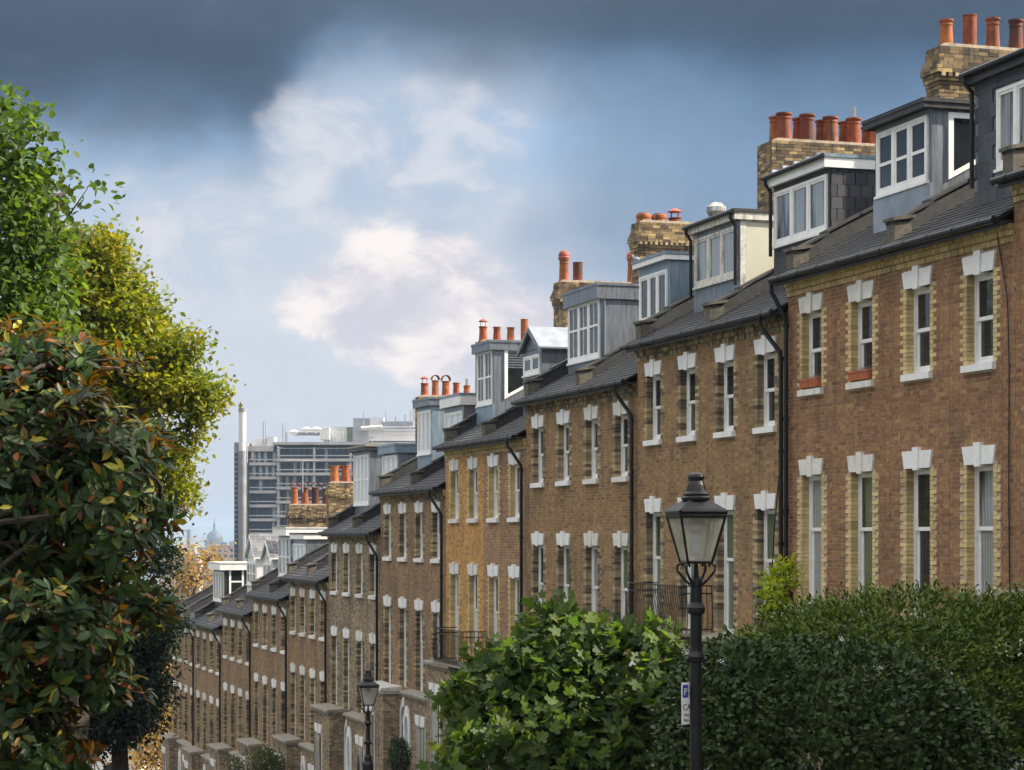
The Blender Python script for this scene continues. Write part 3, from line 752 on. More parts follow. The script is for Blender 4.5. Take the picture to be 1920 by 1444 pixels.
    if side == 0:                                # white arched niche in the bay front
        m = MB(); q = hw * .87; P = [(q - .26 * math.cos(a), 2.0 + .62 * math.sin(a)) for a in [math.pi * k / 12 for k in range(13)]]; Q = [(q - .38 * math.cos(a), 2.0 + .95 * math.sin(a)) for a in [math.pi * k / 12 for k in range(13)]]
        for k in range(12): m.prism([P[k], P[k + 1], Q[k + 1], Q[k]], 0, xd - .06, xd - .004)
        for a, b in ((q - .38, q - .26), (q + .26, q + .38)): m.box(xd - .06, xd - .004, a, b, 1.3, 2.0)
        m.box(xd - .14, xd - .004, q - .42, q + .42, 1.2, 1.3); obj('niche_surround', m, 'white_paint', bay)
        m = MB(); m.prism([(q - .26, 1.3), (q + .26, 1.3), (q + .26, 2.0)] + P[::-1][1:-1] + [(q - .26, 2.0)], 0, xd - .012, xd - .003); obj('niche_pane', m, 'glass_pale', bay)
    if True:                                     # arched white door surround
        m = MB(); y0, y1 = hw * .10, hw * .30; yc2 = (y0 + y1) / 2; r0 = (y1 - y0) / 2; zc = 2.2
        P = [(yc2 - r0 * math.cos(a), zc + r0 * 1.5 * math.sin(a)) for a in [math.pi * k / 12 for k in range(13)]]; Q = [(yc2 - (r0 + .13) * math.cos(a), zc + (r0 * 1.5 + .3) * math.sin(a)) for a in [math.pi * k / 12 for k in range(13)]]
        for k in range(12): m.prism([P[k], P[k + 1], Q[k + 1], Q[k]], 0, -.05, .06)
        for a, b in ((y0 - .13, y0), (y1, y1 + .13)): m.box(-.05, .06, a, b, .9, zc)
        obj('arch_surround', m, 'white_paint', t)
        m = MB(); m.box(.1, .14, y0, y1, .9, 2.9); obj('door', m, cfg.get('door', 'lead'), t)
    # rainwater pipe at the near end
    def pipe(y, off, z1=0.):
        q = MB(); q.tube([(XE - .02, y + off, K + .32), (XE - .02, y + off, K + .10), (XE + .04, y + off * .8, K + .0), (-.13, y, K - .42), (-.11, y, K - .55), (-.11, y, z1 - .5)], .045, 8)
        for z in (K - .6, K - 2.4, K - 4.2, K - 6): q.tube([(-.11, y, z), (-.11, y, z + .09)], .058, 8)
        obj('downpipe', q, 'black_iron', t)
    if side == 0 and i > 1: pipe(.10, .42)
    if side == 1 and i == 1: pipe(hw - .14, .12)
    if cfg.get('balcony'):
        za = zs + .04; b = MB(); xo = xd - .1; y0, y1 = -.08 * hw, .68 * hw; H = 1.0
        b.box(xo - .05, -.004, y0 - .05, y1 + .05, za - .06, za); bl = obj('balcony', b, 'stone', t)
        b = MB()
        for z in (za + .08, za + H - .16, za + H): b.tube([(-.01, y0, z), (xo, y0, z), (xo, y1, z), (-.01, y1, z)], .014, 6)
        obj('rail', b, 'black_iron', bl)
        k = 0
        for seg in range(2):
            p, q = ((xo, y0), (xo, y1)) if seg == 0 else ((-.02, y0), (xo, y0))
            n = int(math.hypot(q[0] - p[0], q[1] - p[1]) / .1)
            for j in range(n + 1):
                x, y = p[0] + (q[0] - p[0]) * j / n, p[1] + (q[1] - p[1]) * j / n
                key = ('bal', seg)
                if key not in cache:
                    b = MB(); bx = -.07 if seg == 0 else 0.; by = 0 if seg == 0 else -.05
                    b.tube([(0, 0, 0), (bx * .8, by * .8, .18), (bx, by, .35), (bx * .5, by * .5, .6), (0, 0, .8), (0, 0, H)], .009, 5); cache[key] = b.mesh('baluster', 'black_iron')
                put('baluster', cache[key], bl, (x, y, za))
    if cfg.get('dormer'):
        dc = cfg['dormer']; dormer(t, dc['y'][0] * hw, dc['y'][1] * hw, K + dc['zt'], K + dc['zs'], dc['d'], hw)
    if cfg.get('chimney'):
        c = cfg['chimney']; chimney(t, c.get('x0', 3.05), c.get('x1', 6.2), hw - c.get('wy', .55) / 2 + .1, c.get('wy', .55), K + 1.8, K + c['zt'], c['pots'], corbel=c.get('corbel', True))
    return t, hw, Y0, zk

def potrow(x0, dx, spec, rows=1, dy=.22):
    out = []
    for k, s in enumerate(spec):
        if s is None: continue
        st, h, r = s[0], s[1], (s[2] if len(s) > 2 else .13)
        if rows == 2: out.append((x0 + k * dx, dy, h * .98, 0, r)); out.append((x0 + k * dx, -dy, h, st, r))
        else: out.append((x0 + k * dx, 0, h, st, r))
    return out
RED = ('red', 'wall_red'); BRN = ('brown', 'wall_brown'); GLD = ('gold', 'wall_gold'); RBN = ('brown', 'wall_redbrown'); STK = ('stock', 'wall_stock')
lead3 = dict(mat='lead', fmat='dark_fascia', roof='lead')
H = {}
H[(0, 1)] = dict(label='red-brown terraced house with brick-ended parapet just uphill of the slate-hung dormer', pal=RED, quoin='quoin', parmat='wall_red', px=-.15)
H[(1, 0)] = dict(label='red-brown brick terraced house with a slate-hung dormer and four bare white sills', pal=RED, quoin='quoin',
    dormer=dict(y=(-.02, .60), zt=3.2, zs=1.46, d=dict(mat='lead', lights=3, sash=0, ma=.1, mb=.75, mt=.42, glass='glass_curtain', fmat='dark_fascia', roof='dark_fascia', cheek='slate', oh=.16, gutter=('far',), xf=.72, front_slate=1)))
H[(1, 1)] = dict(label='red-brown terraced house with terracotta planters on its sills and a side-glazed lead dormer', pal=RED, quoin='quoin', px=.02,
    dormer=dict(y=(.04, .56), zt=3.12, zs=1.72, d=dict(mat='lead', lights=3, sash=1, mid=.48, fmat='dark_fascia', roof='dark_fascia', cheek='glazed', oh=.2, apron='bright_lead', fascia=.1)),
    chimney=dict(zt=5.05, x1=6.6, pots=potrow(3.35, .52, [(0, .55, .13), ('plain', .68, .14), (0, .66, .135), (0, .66, .14), (0, .6, .13), (0, .6, .13)])))
H[(2, 0)] = dict(label='brown brick terraced house with slate-cheeked dormer and blue-painted roof edge', pal=BRN,
    dormer=dict(y=(.02, .66), zt=3.46, zs=2.0, d=dict(mat='dark_fascia', lights=3, sash=0, ma=.08, mb=.08, mt=.34, fmat='white_paint', fascia=.2, roof='blue_lead', cheek='slate', gutter=('far',), rolls=1, glass='glass_curtain')))
H[(2, 1)] = dict(label='brown brick terraced house with peeling white dormer, cream cheek and iron balcony', pal=BRN, balcony=1,
    dormer=dict(y=(.09, .72), zt=3.02, zs=1.62, d=dict(mat='lead', paint='peeling_paint', fmat='peeling_paint', lights=3, sash=0, roof='coping', cheek='panel', gutter=('near', 'far'), glass='glass_curtain', mt=.3)),
    chimney=dict(zt=5.2, x1=6.5, wy=.85, corbel=False, pots=potrow(3.45, .6, [(0, .66, .17), (0, .66, .17), (0, .64, .17), ('flue', .64, .17), (0, .55, .17)], 2, .2)))
H[(3, 0)] = dict(label='brown brick terraced house with small blue-grey dormer under a white fascia', pal=BRN,
    dormer=dict(y=(.08, .56), zt=3.4, zs=1.9, d=dict(mat='blue_lead', lights=3, sash=0, fmat='white_paint', roof='blue_lead', fascia=.12, mt=.36, cheek=None)))
H[(3, 1)] = dict(label='brown brick terraced house with tall lead box dormer and six-over sash windows', pal=BRN,
    dormer=dict(y=(.2, .82), zt=3.2, zs=1.35, d=dict(mat='lead', lights=3, sash=1, bars=1, mid=.55, fmat='lead', fascia=.34, roof='lead', cheek='seams', mt=.34, ma=.08, mb=.1, oh=.12)),
    chimney=dict(zt=5.3, x1=6.0, pots=potrow(3.3, .46, [('squat', .25, .17), ('squat', .2, .18), ('cap', .16, .17), None, None, ('plain', .5)])))
H[(4, 0)] = dict(label='golden-brown brick terraced house with gabled lead dormer under a bright metal roof', pal=BRN, quoin='quoin',
    dormer=dict(y=(.37, .79), zt=2.95, zs=2.2, d=dict(mat='lead', lights=2, sash=0, gable=.55, roof='bright_lead', barge='lead', mt=.22, cheek=None)))
H[(4, 1)] = dict(label='golden yellow brick terraced house with iron balcony and dormer glazed at the side', pal=GLD, quoin='quoin', balcony=1,
    dormer=dict(y=(.50, .95), zt=3.45, zs=1.62, d=dict(mat='lead', lights=2, sash=1, bars=1, fmat='lead', roof='lead', fascia=.22, cheek='glazed', blind=1, apron='blue_lead')),
    chimney=dict(zt=5.5, x0=3.5, x1=6.2, corbel=True, pots=potrow(3.75, .45, [('ball', .72, .15), ('plain', .62, .15), None, None, None, ('ball', .8, .15)])))
H[(5, 0)] = dict(label='dark brown brick terraced house with low white-fronted dormer above a pale stone slab', pal=RBN, slab='stone',
    dormer=dict(y=(.29, .84), zt=3.3, zs=2.1, d=dict(mat='lead', lights=3, sash=0, fmat='white_paint', roof='blue_lead', fascia=.3, mt=.5, cheek=None, glass='glass_white')))
H[(5, 1)] = dict(label='dark brown brick terraced house with lead dormer of tall white casements and white bay slab', pal=RBN, slab='pale_stone',
    dormer=dict(y=(.2, .66), zt=3.4, zs=1.6, d=dict(mat='blue_lead', lights=3, sash=0, fmat='lead', roof='lead', fascia=.2, mt=.36, cheek=None, glass='glass_white')),
    chimney=dict(zt=5.6, x0=3.4, x1=6.0, corbel=False, pots=potrow(3.6, .5, [('cap', .5, .14), (0, .5), (0, .5), ('plain', .8)])))
H[(6, 0)] = dict(label='olive-brown brick terraced house with short white dormer under a lead lid', pal=STK,
    dormer=dict(y=(.28, .86), zt=3.42, zs=2.2, d=dict(mat='lead', lights=3, sash=0, fmat='blue_lead', roof='blue_lead', fascia=.25, mt=.34, glass='glass_white')))
H[(6, 1)] = dict(label='olive-brown brick terraced house with tall four-light white dormer below the hospital', pal=STK,
    dormer=dict(y=(.31, .96), zt=3.55, zs=1.4, d=dict(mat='lead', lights=4, sash=1, fmat='dark_fascia', roof='stone', fascia=.14, mt=.3, glass='glass_white', oh=.2)),
    chimney=dict(zt=5.55, x0=3.4, x1=6.2, corbel=False, pots=potrow(3.7, .42, [('cap', .5, .15), ('hood', .62), ('hood', .6, .15), (0, .55), ('flue', .45)])))
H[(7, 0)] = dict(label='brown brick terraced house with plain slate roof and small lead box at the ridge', pal=RBN,
    dormer=dict(y=(.05, .42), zt=2.75, zs=1.7, d=dict(mat='bright_lead', lights=2, sash=0, fmat='bright_lead', roof='bright_lead', xf=2.6, mt=.3, glass='glass_white')))
H[(7, 1)] = dict(label='brown brick terraced house with plain slate roof and no dormer beside the far lamp', pal=RBN)
H[(8, 0)] = dict(label='red-brown brick terraced house with white dormer under a dark lid, beside the four-pot stack', pal=RBN,
    dormer=dict(y=(.21, .89), zt=3.05, zs=1.75, d=dict(mat='lead', lights=3, sash=0, fmat='white_paint', roof='dark_fascia', fascia=.2, mt=.42, glass='glass_white')))
H[(8, 1)] = dict(label='red-brown brick terraced house with tall narrow white dormer and white roof slab', pal=RBN,
    dormer=dict(y=(.0, .67), zt=3.3, zs=1.2, d=dict(mat='lead', lights=3, sash=1, fmat='white_paint', roof='pale_stone', fascia=.3, mt=.42, cheek=None, oh=.25, glass='glass_curtain')),
    chimney=dict(zt=5.35, x0=3.4, x1=6.0, corbel=True, pots=potrow(3.7, .52, [(0, .75, .2), (0, .78, .2), (0, .75, .2)])))
H[(9, 0)] = dict(label='red-brown brick terraced house with smaller slate-gabled dormer', pal=RBN,
    dormer=dict(y=(.03, .58), zt=2.95, zs=1.9, d=dict(mat='render_white', lights=2, sash=0, gable=.75, roof='slate_tint', mt=.3, glass='glass_curtain')))
H[(9, 1)] = dict(label='red-brown brick terraced house with larger slate-gabled dormer', pal=RBN,
    dormer=dict(y=(.0, .62), zt=2.95, zs=1.6, d=dict(mat='render_white', lights=3, sash=1, gable=1.0, roof='slate_tint', mt=.3, glass='glass_curtain')),
    chimney=dict(zt=5.4, x0=3.2, x1=5.6, corbel=True, pots=potrow(3.5, .52, [('hood', .85, .18), ('hood', .85, .18), ('hood', .85, .18), ('hood', .8, .18)])))
H[(10, 0)] = dict(label='brown brick terraced house with blank white window pairs near the foot of the hill', pal=RBN, glass=('glass_white', 'glass_white'))
H[(10, 1)] = dict(label='brown brick terraced house with white corner-windowed dormer over slate cheek', pal=RBN,
    dormer=dict(y=(.15, .97), zt=3.45, zs=1.5, d=dict(mat='dark_fascia', lights=4, sash=0, fmat='white_paint', roof='pale_stone', fascia=.32, mt=.45, cheek='side_window', oh=.25, glass='glass_curtain')))
H[(11, 0)] = dict(label='lowest visible brown brick house half hidden by the dark evergreen tree', pal=RBN)
H[(11, 1)] = dict(label='end brown brick house behind the evergreen, at the foot of the terrace', pal=RBN)
for q_, nm in ((-1, 'first'), (-2, 'second'), (-3, 'third'), (-4, 'fourth')):
    for sd_ in (0, 1):
        H[(q_, sd_)] = dict(label='%s brick terraced house of the %s pair uphill of the slate-hung dormer' % (('upper', 'lower')[sd_], nm), pal=RED, dormer=dict(y=(.15, .8), zt=3.2, zs=1.6, d=dict(mat='lead', lights=3)))
        if sd_: H[(q_, sd_)]['chimney'] = dict(zt=5.1, pots=potrow(3.4, .6, [(0, .6), (0, .6), (0, .55), (0, .6)]))
H[(0, 0)] = dict(label='upper brick terraced house of the pair next uphill of the slate-hung dormer', pal=RED, dormer=dict(y=(.15, .8), zt=3.2, zs=1.6, d=dict(mat='lead', lights=3)))
houses = {k: house(k[0], k[1], v) for k, v in H.items()}

# slates hung on the street face of the nearest dormer
def front_slates():
    t, hw, Y0, zk = houses[(1, 0)]
    dm = [c for c in t.children if c.name.startswith('dormer')][0]
    for r in range(10):
        for c in range(12):
            y = .60 * hw - .24 * (c + 1) + (r % 2) * .12; z = K + .95 + r * .235
            if y < -.03 * hw or y + .24 > .60 * hw + .01 or z + .22 > K + 3.18: continue
            if y < .60 * hw - .98 + .24 and K + 1.46 - .3 < z < K + 3.2 - .42: continue
            key = ('hs', (r + c) % 4)
            if key not in cache:
                m = MB(); m.box(-.012, .02, 0, .232, 0, .245, vary((.05, .06, .075), .75, 1.25)); cache[key] = m.mesh('slate', 'slate_tint')
            put('slate', cache[key], dm, (.735, y, z))
front_slates()
# loose cable down the nearest facade (part of that house)
t0 = houses[(1, 0)][0]; m = MB(); m.tube([(-.06, .42, K + .2), (-.05, .30, K - .3), (-.05, .12, K - .9), (-.04, .09, K - 2), (-.04, .1, K - 4), (-.04, .06, K - 6.5)], .011, 5); obj('cable', m, 'black_iron', t0)
t1 = houses[(1, 1)][0]; hw1 = houses[(1, 1)][1]; m = MB(); m.tube([(-.12, hw1 + .1, K - 3.2), (-.2, hw1 + .2, K - 4.4), (-.2, hw1 + .3, K - 5.2), (-.12, hw1 + .12, K - 6)], .014, 5); obj('cable', m, 'black_iron', t1)
# planters on the sills
for n, fy in enumerate((.25, .745)):
    for s in (-1, 1):
        w_, h_ = .38, .17; m = MB(); m.prism([(-.165, 0), (-.035, 0), (-.02, h_), (-.18, h_)], 1, -w_ / 2, w_ / 2); m.box(-.186, -.014, -w_ / 2 - .008, w_ / 2 + .008, h_ - .035, h_ + .004)
        o = obj('planter', m, 'terracotta_box', None, (D + .085, houses[(1, 1)][2] + hw1 * fy + s * .2, houses[(1, 1)][3] - 1.82 + .012), bevel=.004)
        tag(o, 'terracotta trough on the upper sill %s the downpipes, at its %s end' % (('farther from', 'nearest')[n], ('uphill', 'downhill')[s > 0]), 'planter', 'terracotta window planters')
        g = MB(); r2 = random.Random(n * 2 + s)
        for k in range(60):
            y = r2.uniform(-.17, .17); x = r2.uniform(-.15, -.05); g.tube([(x, y, .15), (x + r2.uniform(-.03, .03), y + r2.uniform(-.03, .03), .2 + r2.uniform(0, .05))], [.004, .001], 3, (.3, .3, .2))
        obj('dry_stalk', g, 'brick_tint', o, kind='stuff')

# ------------------------------------------------------------ things on the roofs
def local(k, x, y, z): t, hw, Y0, zk = houses[k]; return (D + x, Y0 + y * hw, zk + z)
def aerial(label, loc, h, L, rz, n=9):
    t = thing('television_aerial', label, 'aerial', loc, rz, 'roof aerials')
    m = MB(); m.tube([(0, 0, -.3), (0, 0, h)], .018, 6); obj('mast', m, 'aerial_metal', t)
    m = MB(); m.tube([(-L / 2, 0, h - .05), (L / 2, 0, h - .05)], .012, 5); obj('boom', m, 'aerial_metal', t)
    for k in range(n): m = MB(); x = -L / 2 + L * k / (n - 1); m.tube([(x, -.16, h - .05), (x, .16, h - .05)], .006, 4); obj('element', m, 'aerial_metal', t)
aerial('long-armed aerial on a tall mast above the white roof slab', local((8, 1), 2.2, .9, 5.2), 1.2, 1.5, .25)
aerial('small tilted aerial beside the pair of squat orange pots', local((8, 0), 4.0, .5, 5.6), 1.6, .7, .9, 7)
aerial('grid-shaped aerial behind the gabled lead dormer', local((4, 0), 5.0, .8, 4.9), .9, 1.1, .1, 8)
m = MB(); m.lathe([(.0, 0), (.1, .0), (.1, .12), (.16, .16), (.21, .26), (.2, .36), (.12, .45), (.02, .48)], n=18); q = MB()
t = thing('roof_ventilator', 'shiny ball-shaped metal ventilator on the peeling dormer roof', 'ventilator', local((2, 1), 1.3, .62, 3.02 + .05)); obj('turbine', m, 'metal_shiny', t)
for k in range(12):
    a = 2 * math.pi * k / 12; m = MB(); P = [(1.03 * r * math.cos(a + z * 1.5), 1.03 * r * math.sin(a + z * 1.5), z) for r, z in ((.1, .12), (.16, .16), (.21, .26), (.2, .36), (.12, .45))]; m.tube(P, .008, 4); obj('vane', m, 'metal_shiny', t)
def pigeon(label, loc, rz):
    m = MB(); prof = [(0, -.17), (.022, -.15), (.03, -.10), (.055, -.04), (.07, .02), (.062, .08), (.035, .12), (.03, .14)]
    P = [(z, 0, .10 + (.02 if z > 0 else 0) + z * .25) for r, z in prof]; P += [(.135, 0, .20), (.15, 0, .235), (.175, 0, .235), (.205, 0, .225)]
    rs = [max(r, .004) for r, z in prof] + [.027, .033, .028, .004]
    m.tube(P, rs, 10); o = obj('pigeon', m, 'feather', None, loc, rz, smooth=True); tag(o, label, 'pigeon', 'pigeons on the dormer')
    for s in (-1, 1):
        l = MB(); l.tube([(.0, .025 * s, .06), (.01, .025 * s, .0), (.04, .025 * s, .002)], .006, 4); obj('leg', l, 'terracotta_box', o)
pigeon('grey pigeon standing upright on the blue-grey dormer roof', local((3, 0), 1.0, .62, 3.36 + .042), 2.2)
pigeon('paler pigeon crouching behind the upright one on the dormer roof', local((3, 0), 1.5, .45, 3.36 + .0), .6)

# ------------------------------------------------------------ street lamps
def street_lamp(label, loc, H, s=1.):
    """H = height of the lantern top above the foot"""
    t = thing('street_lamp', label, 'street lamp', loc, R(-4), 'old lantern street lamps')
    zt = H; L = zt - .72 * s                    # L: foot of the lantern
    m = MB(); m.lathe([(.12, -.25), (.12, .75), (.1, .8), (.085, .82), (.08, .9), (.052, .95), (.048, L - 1.25 * s), (.048, L - 1.2 * s), (.046, L - .8 * s), (.062, L - .79 * s), (.068, L - .75 * s), (.05, L - .71 * s), (.046, L - .68 * s), (.046, L - .42 * s), (.07, L - .4 * s), (.075, L - .36 * s), (.05, L - .32 * s), (.045, L - .2 * s), (.055, L - .18 * s), (.05, L - .14 * s), (.02, L - .10 * s), (.014, L)], n=16)
    obj('post', m, 'black_iron', t)
    m = MB(); m.tube([(-.085, 0, L - .775 * s), (.085, 0, L - .775 * s)], .022, 8); obj('ladder_bar', m, 'black_iron', t)
    m = MB()
    for k in range(4):
        a = k * math.pi / 2 + math.pi / 4
        P = [(.03, L - .2), (.10, L - .14), (.165, L - .07), (.17, L - .03), (.13, L - .005), (.11, L - .03)]
        m.tube([(r * s * math.cos(a), r * s * math.sin(a), L + (z - L) * s) for r, z in P], .011 * s, 6)
    obj('scroll_bracket', m, 'black_iron', t)
    r0, r1, h = .10 * s, .185 * s, .37 * s; fr = MB(); q4 = [(1, 1), (-1, 1), (-1, -1), (1, -1)]
    for a, b in q4: fr.tube([(a * r0, b * r0, L), (a * r1, b * r1, L + h)], .011 * s, 6)
    for r, z, w in ((r0, L, .012), (r1, L + h, .018), (r1, L + h + .03 * s, .02)):
        for k in range(4): a, b = q4[k], q4[(k + 1) % 4]; fr.tube([(a[0] * r, a[1] * r, z), (b[0] * r, b[1] * r, z)], w * s, 6)
    fr.box(-r0, r0, -r0, r0, L - .008, L + .008)
    obj('lantern_frame', fr, 'black_iron', t)
    for k in range(4):
        a, b = q4[k], q4[(k + 1) % 4]; m = MB(); e = .985
        m.quad([(a[0] * r0 * e, a[1] * r0 * e, L + .012), (b[0] * r0 * e, b[1] * r0 * e, L + .012), (b[0] * r1 * e, b[1] * r1 * e, L + h), (a[0] * r1 * e, a[1] * r1 * e, L + h)]); obj('pane', m, 'lamp_glass', t)
    m = MB(); m.lathe([(r1 * 1.46, L + h + .025 * s), (r1 * 1.44, L + h + .05 * s), (r1 * .66, L + h + .125 * s), (r1 * .60, L + h + .14 * s)], n=4)
    hood = obj('hood', m, 'black_iron', t); hood.rotation_euler = (0, 0, R(45))
    m = MB(); z = L + h + .125 * s
    m.lathe([(k * s, z + q * s) for k, q in ((.115, 0), (.12, .02), (.10, .035), (.105, .05), (.085, .07), (.07, .12), (.055, .155), (.062, .162), (.068, .185), (.06, .205), (.03, .22), (.0, .225))], n=20); obj('chimney_cap', m, 'black_iron', t)
    m = MB(); m.lathe([(.03 * s, L + h * .66), (.085 * s, L + h * .7), (.09 * s, L + h * .82), (.05 * s, L + h * .9), (.02, L + h)], n=14); obj('lamp_holder', m, 'pale_stone', t)
    m = MB(); m.lathe([(.0, L + h * .15), (.03 * s, L + h * .18), (.035 * s, L + h * .6), (.02 * s, L + h * .68)], n=12); obj('bulb', m, 'glass_white', t)
    return t
p1 = cam2w(1305, 885, 17.0); foot1 = gz(p1.y) + .1
street_lamp('tall black lantern street lamp carrying a parking plate, in front of the hedges', (p1.x, p1.y, foot1), p1.z - foot1)
p2 = cam2w(690, 1255, 44.0); foot2 = gz(p2.y) + .1
street_lamp('farther black lantern street lamp in front of the arched doorways', (p2.x, p2.y, foot2), p2.z - foot2, 1.02)
# parking plate on the post
sp = cam2w(1293, 1318, 17.0); ang = math.atan2(-sp.y, -sp.x)
t = thing('parking_sign', 'narrow white parking plate with blue panel fixed to the near lamp post', 'sign', (sp.x, sp.y, sp.z - .17)); t.rotation_euler = (0, 0, ang + R(50))
m = MB(); m.box(-.006, .0, -.095, .095, 0, .335); obj('plate', m, 'sign_white', t, bevel=.002)
m = MB(); m.box(.0005, .002, -.085, -.02, .215, .315); obj('blue_panel', m, 'sign_blue', t)
def text(parent, s, size, y, z, mat):
    cu = bpy.data.curves.new('lettering', 'FONT'); cu.body = s; cu.size = size; cu.extrude = .0004; cu.align_x = 'CENTER'
    tmp = bpy.data.objects.new('tmp', cu); C.objects.link(tmp); dg = bpy.context.evaluated_depsgraph_get(); me = bpy.data.meshes.new_from_object(tmp.evaluated_get(dg)); bpy.data.objects.remove(tmp)
    me.materials.clear(); me.materials.append(MATS[mat])
    o = bpy.data.objects.new('lettering', me); C.objects.link(o); o.parent = parent; o.location = (.0026, y, z); o.rotation_euler = (R(90), 0, R(90)); return o
text(t, 'P', .08, -.052, .235, 'sign_white'); text(t, 'Permit', .036, .04, .275, 'sign_black'); text(t, 'holders', .036, .04, .235, 'sign_black'); text(t, 'only', .036, .04, .19, 'sign_black')
text(t, 'CA-H', .07, 0, .115, 'sign_black'); text(t, 'Mon - Sat', .036, 0, .065, 'sign_black'); text(t, '9am - 8pm', .036, 0, .025, 'sign_black')

# ------------------------------------------------------------ foliage
def leaf_template(kind):
    if kind == 'long':
        w = .2; V = [(0, 0, 0), (.28, w * .8, .05), (.5, 0, -.01), (.28, -w * .8, .05), (.68, w * .85, .03), (.68, -w * .85, .03), (1, 0, -.08)]; F = [(0, 2, 1), (0, 3, 2), (1, 2, 4), (2, 3, 5), (2, 6, 4), (2, 5, 6)]
    elif kind == 'ovate':
        w = .34; V = [(0, 0, 0), (.3, w, .06), (.5, 0, -.01), (.3, -w, .06), (.65, w * .8, .03), (.65, -w * .8, .03), (1, 0, -.06)]; F = [(0, 2, 1), (0, 3, 2), (1, 2, 4), (2, 3, 5), (2, 6, 4), (2, 5, 6)]
    elif kind == 'fig':
        pts = [(0, 0), (-.10, .14), (-.06, .32), (.08, .42), (.20, .36), (.27, .26), (.36, .42), (.50, .50), (.64, .44), (.64, .30), (.55, .17), (.72, .19), (.90, .15), (1.0, 0)]
        pts = pts + [(x, -y) for x, y in pts[-2:0:-1]]
        V = [(.34, 0, -.02)] + [(x, y, .10 * abs(y) - .10 * max(0, x - .6)) for x, y in pts]; n = len(pts); F = [(0, 1 + i, 1 + (i + 1) % n) for i in range(n)]
        F = [(a, c, b) for a, b, c in F]
    else:
        V = [(0, 0, 0), (.45, .3, .05), (1, 0, 0), (.45, -.3, .05)]; F = [(0, 3, 2, 1)]
    return np.array(V, 'f4'), F
def frames(d, n, g):
    """rotation matrices with x along d and z near n"""
    d = d / np.linalg.norm(d, axis=1, keepdims=True); y = np.cross(n, d); y /= np.linalg.norm(y, axis=1, keepdims=True) + 1e-9; z = np.cross(d, y)
    return np.stack([d, y, z], axis=2)
def leaves(parent, kind, mat, pos, dirs, nrm, size, cols, n_ind=0, camdist=True, name='leaf'):
    V, F = leaf_template(kind); M = frames(dirs, nrm, None)
    order = np.arange(len(pos))
    if n_ind:
        order = np.argsort(np.linalg.norm(pos, axis=1) - 3.0 * np.abs(M[:, :, 2] @ np.array([-SA, -CA, 0]))); 
    ind, rest = order[:n_ind], order[n_ind:]
    if len(rest):
        P = (np.einsum('nij,vj->nvi', M[rest], V) * size[rest][:, None, None] + pos[rest][:, None, :]).reshape(-1, 3)
        nv = len(V); Farr = np.array(F); k = Farr.shape[1]
        faces = (Farr[None] + (np.arange(len(rest)) * nv)[:, None, None]).reshape(-1, k)
        me = bpy.data.meshes.new(name); me.vertices.add(len(P)); me.vertices.foreach_set('co', P.astype('f4').ravel())
        me.loops.add(faces.size); me.loops.foreach_set('vertex_index', faces.astype('i4').ravel())
        me.polygons.add(len(faces)); me.polygons.foreach_set('loop_start', (np.arange(len(faces)) * k).astype('i4'))
        me.polygons.foreach_set('use_smooth', np.ones(len(faces), bool))
        me.materials.append(MATS[mat]); me.update(calc_edges=True)
        at = me.color_attributes.new('Tint', 'FLOAT_COLOR', 'CORNER'); c4 = np.ones((faces.size, 4), 'f4'); c4[:, :3] = np.repeat(cols[rest], len(F) * k, axis=0); at.data.foreach_set('color', c4.ravel())
        put(name, me, parent, kind='stuff')
    if len(ind):
        meshes = []
        for j in range(16):
            q = MB(); q.poly([tuple(v) for v in V], F, tuple(cols[ind[j % len(ind)]])); me = q.mesh(name, mat); me.polygons.foreach_set('use_smooth', [True] * len(me.polygons)); meshes.append(me)
        ref = cols[ind[:16]]
        for i in ind:
            j = int(np.argmin(((ref - cols[i]) ** 2).sum(1))); o = bpy.data.objects.new(name, meshes[j]); C.objects.link(o); o.parent = parent
            mw = Matrix([list(M[i][r] * size[i]) + [pos[i][r]] for r in range(3)] + [[0, 0, 0, 1]]); o.matrix_local = mw
def unit(g, n): v = g.normal(size=(n, 3)); return v / np.linalg.norm(v, axis=1, keepdims=True)
def palette(g, n, cols, wts, jit=.2):
    c = np.array(cols)[g.choice(len(cols), n, p=np.array(wts) / sum(wts))]; return c * (1 + jit * (g.random((n, 1)) * 2 - 1)) * (1 + .08 * (g.random((n, 3)) * 2 - 1))
def in_blobs(g, n, blobs, shell=.55, jit=.10):
    vol = np.array([b[1][0] * b[1][1] * b[1][2] for b in blobs]) ** .8; w = g.choice(len(blobs), n, p=vol / vol.sum())
    u = unit(g, n); r = (shell + (1 - shell) * g.random(n)) ** .8 * (1 + jit * g.normal(size=n))
    c = np.array([b[0] for b in blobs])[w]; rr_ = np.array([b[1] for b in blobs])[w]
    return c + u * rr_ * r[:, None], u
def limb(m, a, b, r0, r1, g, bend=.08, n=6):
    a, b = np.array(a, float), np.array(b, float); L = np.linalg.norm(b - a); off = g.normal(size=3) * L * bend
    P = [a + (b - a) * t + off * math.sin(math.pi * t) + np.array([0, 0, L * .06 * math.sin(math.pi * t)]) for t in [k / 5 for k in range(6)]]
    m.tube([tuple(p) for p in P], [r0 + (r1 - r0) * k / 5 for k in range(6)], n)
def blobs_px(L):
    """ellipsoids from (pixel x, pixel y, distance, radius x, radius y in pixels, depth radius m)"""
    out = []
    for x, y, d, rx, ry, rd in L: out.append((tuple(cam2w(x, y, d)), (rx * d / 4000, rd, ry * d / 4000)))
    return out
